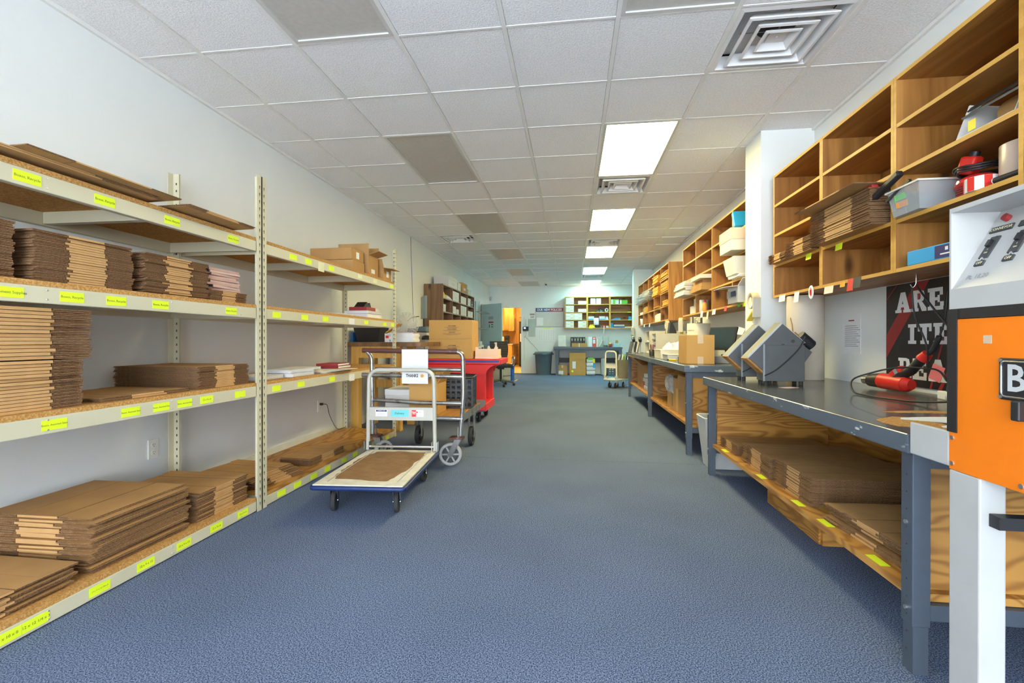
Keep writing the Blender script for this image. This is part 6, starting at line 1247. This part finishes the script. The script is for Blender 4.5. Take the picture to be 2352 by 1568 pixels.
simple('blue_carton', 'upright blue carton in the bottom of the back wall cubby', 'box', 1.16, 1.235, 14.45, 14.58, bz(0), 0.14, 'ltblue'); simple('blue_folder', 'flat dark blue folder box in the bottom of the back wall cubby', 'box', 1.245, 1.55, 14.45, 14.6, bz(0), 0.04, 'bluepl'); simple('grey_carton', 'grey carton on the flat blue folder box in the back wall cubby', 'box', 1.255, 1.57, 14.46, 14.59, bz(0) + 0.041, 0.052, 'lgrey'); simple('cream_carton', 'flat cream carton at the end of the back wall cubby', 'box', 1.575, 1.77, 14.42, 14.58, bz(0), 0.03, 'cream')
for x, i in ((0.62, 2), (0.56, 0), (1.70, 2), (1.715, 1)): tag(B(-0.05, 0.05, -0.002, 0, -0.012, 0.012).build('shelf_tag', M['yellow'], None, (x, yq0 - 0.0005, BZ[i])), 'yellow tag on the shelf edge of the back wall cubby', 'tag', 'yellow tags on the back wall cubby')

# back bench
t = thing('workbench', 'dark slate workbench against the back wall', 'workbench'); B(-0.552, 1.46, 13.95, YB - 0.02, 0.784, 0.84).build('bench_top', M['bleg'], t, bev=0.004)
for x in (-0.487, 1.36):
    for y in (13.98, 14.58): B(x, x + 0.085, y, y + 0.05, 0, 0.784).build('leg', M['bleg'], t)
B(-0.40, 1.36, 14.58, 14.60, 0.36, 0.50).build('back_rail', M['black'], t); B(-0.487, 1.44, 13.985, 14.02, 0.74, 0.784).build('top_rail', M['bleg'], t)
ZB = 0.841
t = thing('clear_dispenser', 'tall translucent box on the back workbench', 'dispenser', (-0.30, 14.30, ZB)); MB().shell(-0.115, 0.115, -0.10, 0.10, 0.01, 0.345, 0.004).build('tub', M['frost'], t); B(-0.125, 0.10, -0.11, 0.11, 0, 0.012).build('base', M['black'], t)
t = thing('file_rack', 'grey wire divider rack for binders on the back workbench', 'file rack', (0, 14.32, ZB)); B(-0.06, 1.09, -0.12, 0.14, 0, 0.004).build('rack_base', M['grey'], t); B(-0.06, 1.09, 0.13, 0.14, 0.004, 0.305).build('rack_back', M['panelgrey'], t)
for x in (-0.06, 0.92, 1.082): B(x, x + 0.008, -0.12, 0.13, 0.004, 0.305).build('divider', M['panelgrey'], t)
for k in range(5): t = thing('black_binder', 'black binder in the rack on the back workbench', 'binder', (0.0 + 0.088 * k, 14.32, ZB + 0.0045), 0, 'black binders on the back workbench'); B(-0.04, 0.04, -0.11, 0.11, 0, 0.29).build('cover', M['black'], t, bev=0.004); B(-0.012, 0.012, -0.1115, -0.11, 0.18, 0.25).build('spine_label', M['lgrey'], t)
simple('orange_booklet', 'thin orange booklet between the binders on the back workbench', 'booklet', 0.445, 0.468, 14.22, 14.42, ZB + 0.0045, 0.26, 'peach')
simple('white_binder', 'wide white binder in the rack on the back workbench', 'binder', 0.475, 0.60, 14.21, 14.43, ZB + 0.0045, 0.295, 'paper')
t = thing('red_binder', 'red binder with white spine labels on the back workbench', 'binder', (0.655, 14.32, ZB + 0.0045)); B(-0.05, 0.05, -0.11, 0.11, 0, 0.295).build('cover', M['redp'], t, bev=0.003); B(-0.035, 0.035, -0.1115, -0.11, 0.10, 0.215).build('spine_label', M['paper'], t); B(-0.035, 0.035, -0.1115, -0.11, 0.24, 0.27).build('spine_label', M['paper'], t)
simple('cream_files', 'cream file folders beside the red binder on the back workbench', 'folders', 0.715, 0.775, 14.22, 14.42, ZB + 0.0045, 0.24, 'cream')
tag(MB().ob((0, 0, 0), (0.022, 0.12, 0.22), (0, R(28), 0)).build('leaning_booklet', M['cream'], None, (0.86, 14.32, ZB + 0.117)), 'thin cream booklet leaning in the grey rack on the back workbench', 'booklet')
t = thing('kraft_carton', 'low brown carton with white tape in front of the black binders', 'box', (0.21, 14.09, ZB)); B(-0.22, 0.22, -0.08, 0.08, 0, 0.115).build('carton_body', M['kbright'], t); B(-0.012, 0.012, -0.0812, -0.08, 0, 0.115).build('white_tape', M['paper'], t)
for k in range(4): t = thing('small_bottle', 'small dark bottle in the end of the rack on the back workbench', 'bottle', (0.955 + 0.03 * k, 14.26, ZB + 0.0045), 0, 'small bottles on the back workbench'); MB().lathe([(0.013, 0), (0.013, 0.035), (0.006, 0.045), (0.006, 0.055)], n=10).build('bottle_body', M['black'], t)
t = thing('red_mug', 'red mug with yellow flowers on the back workbench', 'mug', (1.12, 14.08, ZB)); MB().lathe([(0.04, 0), (0.045, 0.004), (0.045, 0.10), (0.041, 0.10), (0.04, 0.01)], n=18).build('cup', M['dkred'], t); MB().tube(fillet([(0.043, 0, 0.08), (0.075, 0, 0.075), (0.075, 0, 0.03), (0.043, 0, 0.022)], 0.02), 0.006, 6).build('handle', M['dkred'], t); crumple(0.07, 0.07, 0.04, 80).build('flowers', MATS['sticker_yellow'], t, (0, 0, 0.095))
t = thing('tissue_box', 'blue and white tissue carton on the back workbench', 'box', (1.31, 14.12, ZB)); B(-0.11, 0.11, -0.06, 0.06, 0, 0.115).build('carton_body', plain('tissue_blue', (0.35, 0.62, 0.80), 0.5), t); MB().cyl((0.04, -0.061, 0.06), (0.04, -0.06, 0.06), 0.025, n=16).build('yellow_dot', MATS['sticker_yellow'], t); MB().prism([(-0.045, 0.115), (0.045, 0.115), (0.035, 0.20), (-0.03, 0.20)], 'y', 0.0, 0.008).build('brown_card', M['kraft'], t)
# under the back bench
t = open_carton('brown_carton', 'small brown carton with a white label under the back workbench', (-0.29, 14.20, 0.001), 0, 0.30, 0.30, 0.30, (None,) * 4, closed=True, tape=True); B(-0.13, 0.03, -0.152, -0.15, 0.03, 0.13).build('address_label', M['paper'], t)
t = open_carton('tall_carton', 'tall brown carton with its front flap hanging down under the back workbench', (0.16, 14.22, 0.001), 0, 0.48, 0.40, 0.66, (None, None, -88, None), 'kbright'); B(-0.15, -0.05, -0.202, -0.20, 0.20, 0.41).build('address_label', M['paper'], t); MB().cyl((-0.15, -0.2015, 0.12), (-0.15, -0.2, 0.12), 0.03, n=16).build('yellow_dot', M['yellow'], t)
t = thing('paper_towel_pack', 'plastic-wrapped pack of white paper towel rolls under the back workbench', 'paper towels', (0.56, 14.20, 0.001))
for k in range(4): MB().cyl((-0.13, 0, 0.062 + 0.122 * k), (0.12, 0, 0.062 + 0.122 * k), 0.06, n=18).build('towel_roll', M['paper'], t)
MB().prism([(-0.135, 0.455), (0.125, 0.455), (0.05, 0.53), (-0.07, 0.52)], 'y', -0.062, 0.062).build('green_wrap', M['green'], t); B(0.06, 0.128, -0.064, -0.06, 0.22, 0.36).build('blue_print', M['ltblue'], t); B(0.05, 0.12, -0.064, -0.06, 0.36, 0.48).build('yellow_print', MATS['sticker_yellow'], t)
t = thing('grey_case', 'upright pale grey plastic case under the back workbench', 'case', (0.94, 14.22, 0.001)); B(-0.045, 0.065, -0.17, 0.17, 0, 0.51).build('case_half', M['panelgrey'], t, bev=0.02); B(-0.085, -0.045, -0.15, 0.15, 0.02, 0.49).build('case_half', M['panelgrey'], t, bev=0.015); MB().tube([(-0.02, -0.05, 0.51), (-0.02, -0.05, 0.53), (-0.02, 0.05, 0.53), (-0.02, 0.05, 0.51)], 0.008, 6).build('handle', M['grey'], t)
t = thing('black_rack', 'black equipment box with blue knobs under the back workbench', 'equipment', (1.16, 14.22, 0.001)); B(-0.11, 0.15, -0.15, 0.15, 0, 0.25).build('box_body', M['dgrey'], t)
for k in range(2):
    for j in range(3): MB().cyl((-0.05 + 0.08 * k, -0.158, 0.05 + 0.07 * j), (-0.05 + 0.08 * k, -0.15, 0.05 + 0.07 * j), 0.02, n=10).build('knob', M['ltblue'] if j == 0 else M['lgrey'], t)
t = thing('round_bin', 'blue-grey round rubbish bin with handles in front of the back wall', 'rubbish bin', (-0.865, 14.30, 0.0)); MB().lathe([(0.22, 0), (0.225, 0.01), (0.262, 0.60), (0.28, 0.605), (0.28, 0.66), (0.265, 0.69), (0.25, 0.69), (0.21, 0.02)], n=36).build('bin_body', M['bin'], t)
for a in (R(-80), R(0), R(180)): MB().ob((0.29 * math.cos(a), 0.29 * math.sin(a), 0.62), (0.05, 0.13, 0.035), (0, 0, a)).build('handle', M['bin'], t, bev=0.01)
MB().ob((0, -0.252, 0.36), (0.30, 0.012, 0.006), (R(-3), 0, 0)).build('moulded_band', M['bin'], t)

# far platform truck with a bin on it
t, p, yb, zt, hx = platform_truck('small cream platform truck with a drum on it past the long workbench', (0.98, 10.55, 0), R(180 - 35), 0.32, 0.60, 0.20, 0.60, 'cartframe', 'cream', worn_=False)
t = thing('brown_drum', 'olive brown round bin standing on the small cream platform truck', 'bin', (1.10, 10.62, 0.201)); MB().lathe([(0.13, 0), (0.132, 0.005), (0.155, 0.40), (0.16, 0.41), (0.15, 0.41), (0.128, 0.012)], n=28).build('bin_body', plain('drum_olive', (0.22, 0.18, 0.11), 0.6), t)
for k in range(6): tag(MB().ob((0, 0, 0.14), (0.02, 0.20, 0.28), (0, R(12), 0)).build('magazine_file', M[('lgrey', 'dgrey', 'paper', 'green', 'grey', 'black')[k]], None, (1.02 + 0.032 * k, 10.62, 0.45), (0, 0, 0)), 'thin magazine standing in the olive brown bin', 'magazine', 'magazines in the olive brown bin')

# ================================================================ KITCHEN SEEN THROUGH THE DOORWAY
t = thing('kitchen_cabinet', 'honey oak base cabinet with a stone counter in the kitchen beyond the doorway', 'cabinet'); B(-2.95, -2.32, 17.9, 20.0, 0.10, 0.86).build('cabinet_body', M['honey'], t); B(-2.95, -2.38, 17.92, 20.0, 0.0, 0.10).build('toe_kick', M['dkwood'], t)
B(-2.97, -2.27, 17.87, 20.0, 0.86, 0.90).build('counter', M['beige'], t)
for k in range(4):
    y0 = 17.93 + 0.52 * k; d = B(-2.32, -2.30, y0, y0 + 0.49, 0.70, 0.84).build('drawer', M['honey'], t); MB().cyl((-2.30, y0 + 0.245, 0.77), (-2.27, y0 + 0.245, 0.77), 0.016, n=10).build('knob', M['chrome'], d)
    for j in range(3): d = B(-2.32, -2.30, y0, y0 + 0.49, 0.13 + 0.19 * j, 0.305 + 0.19 * j).build('drawer', M['honey'], t); MB().cyl((-2.30, y0 + 0.245, 0.22 + 0.19 * j), (-2.27, y0 + 0.245, 0.22 + 0.19 * j), 0.016, n=10).build('knob', M['chrome'], d)
t = thing('kitchen_wall_cabinet', 'honey oak wall cabinets above the kitchen counter beyond the doorway', 'cabinet'); B(-2.95, -2.62, 17.9, 19.3, 1.42, 2.45).build('cabinet_body', M['honey'], t); B(-2.95, -2.42, 19.3, 20.2, 1.42, 2.60).build('cabinet_body', M['honey'], t)
for k in range(3): d = B(-2.62, -2.60, 17.92 + 0.46 * k, 18.35 + 0.46 * k, 1.45, 2.42).build('door', M['honey'], t); MB().cyl((-2.60, 18.31 + 0.46 * k, 1.5), (-2.57, 18.31 + 0.46 * k, 1.5), 0.014, n=8).build('knob', M['chrome'], d)
d = B(-2.42, -2.40, 19.33, 20.15, 1.45, 2.10).build('door', M['honey'], t); B(-2.40, -2.395, 19.5, 19.98, 1.6, 1.98).build('glass', M['screen'], d)
tag(B(-3.1, -2.2, 20.3, 20.9, 0.0, 2.6).build('tall_cabinet', M['honey'], None, (0, 0, 0), (0, 0, 0), 0.005), 'tall honey oak panel at the back of the kitchen beyond the doorway', 'cabinet')
t = thing('refrigerator', 'black refrigerator with a white paper on it beyond the doorway', 'refrigerator'); B(-2.07, -1.36, 18.3, 19.0, 0.02, 1.78).build('body', M['black'], t, bev=0.01); B(-2.06, -1.37, 18.28, 18.3, 0.05, 1.2).build('door', M['black'], t, bev=0.006); B(-2.06, -1.37, 18.28, 18.3, 1.22, 1.77).build('door', M['black'], t, bev=0.006); B(-2.03, -1.90, 18.276, 18.28, 0.98, 1.30).build('paper_note', M['paper'], t)
tag(B(-2.1, -1.4, 18.4, 19.0, 1.95, 2.5).build('fridge_cabinet', M['honey']), 'honey oak cabinet above the black refrigerator', 'cabinet')
t = thing('coffee_maker', 'black coffee maker on the kitchen counter beyond the doorway', 'coffee maker', (-2.52, 18.1, 0.901)); B(-0.09, 0.09, -0.1, 0.1, 0, 0.03).build('base', M['black'], t); B(-0.09, 0.09, 0.02, 0.1, 0.03, 0.30).build('tank', M['black'], t); MB().lathe([(0.05, 0.03), (0.06, 0.08), (0.05, 0.14)], n=16).build('carafe', M['screen'], t); B(-0.09, 0.09, -0.1, 0.1, 0.24, 0.32).build('brew_head', M['black'], t, bev=0.01)
t = thing('paper_towel_holder', 'white paper towel roll on the kitchen counter beyond the doorway', 'paper towel', (-2.72, 18.22, 0.901)); MB().lathe([(0.055, 0.01), (0.055, 0.27), (0.015, 0.27), (0.015, 0.30)], n=20).build('towel_roll', M['paper'], t); MB().cyl((0, 0, 0), (0, 0, 0.01), 0.07, n=20).build('stand', M['chrome'], t)
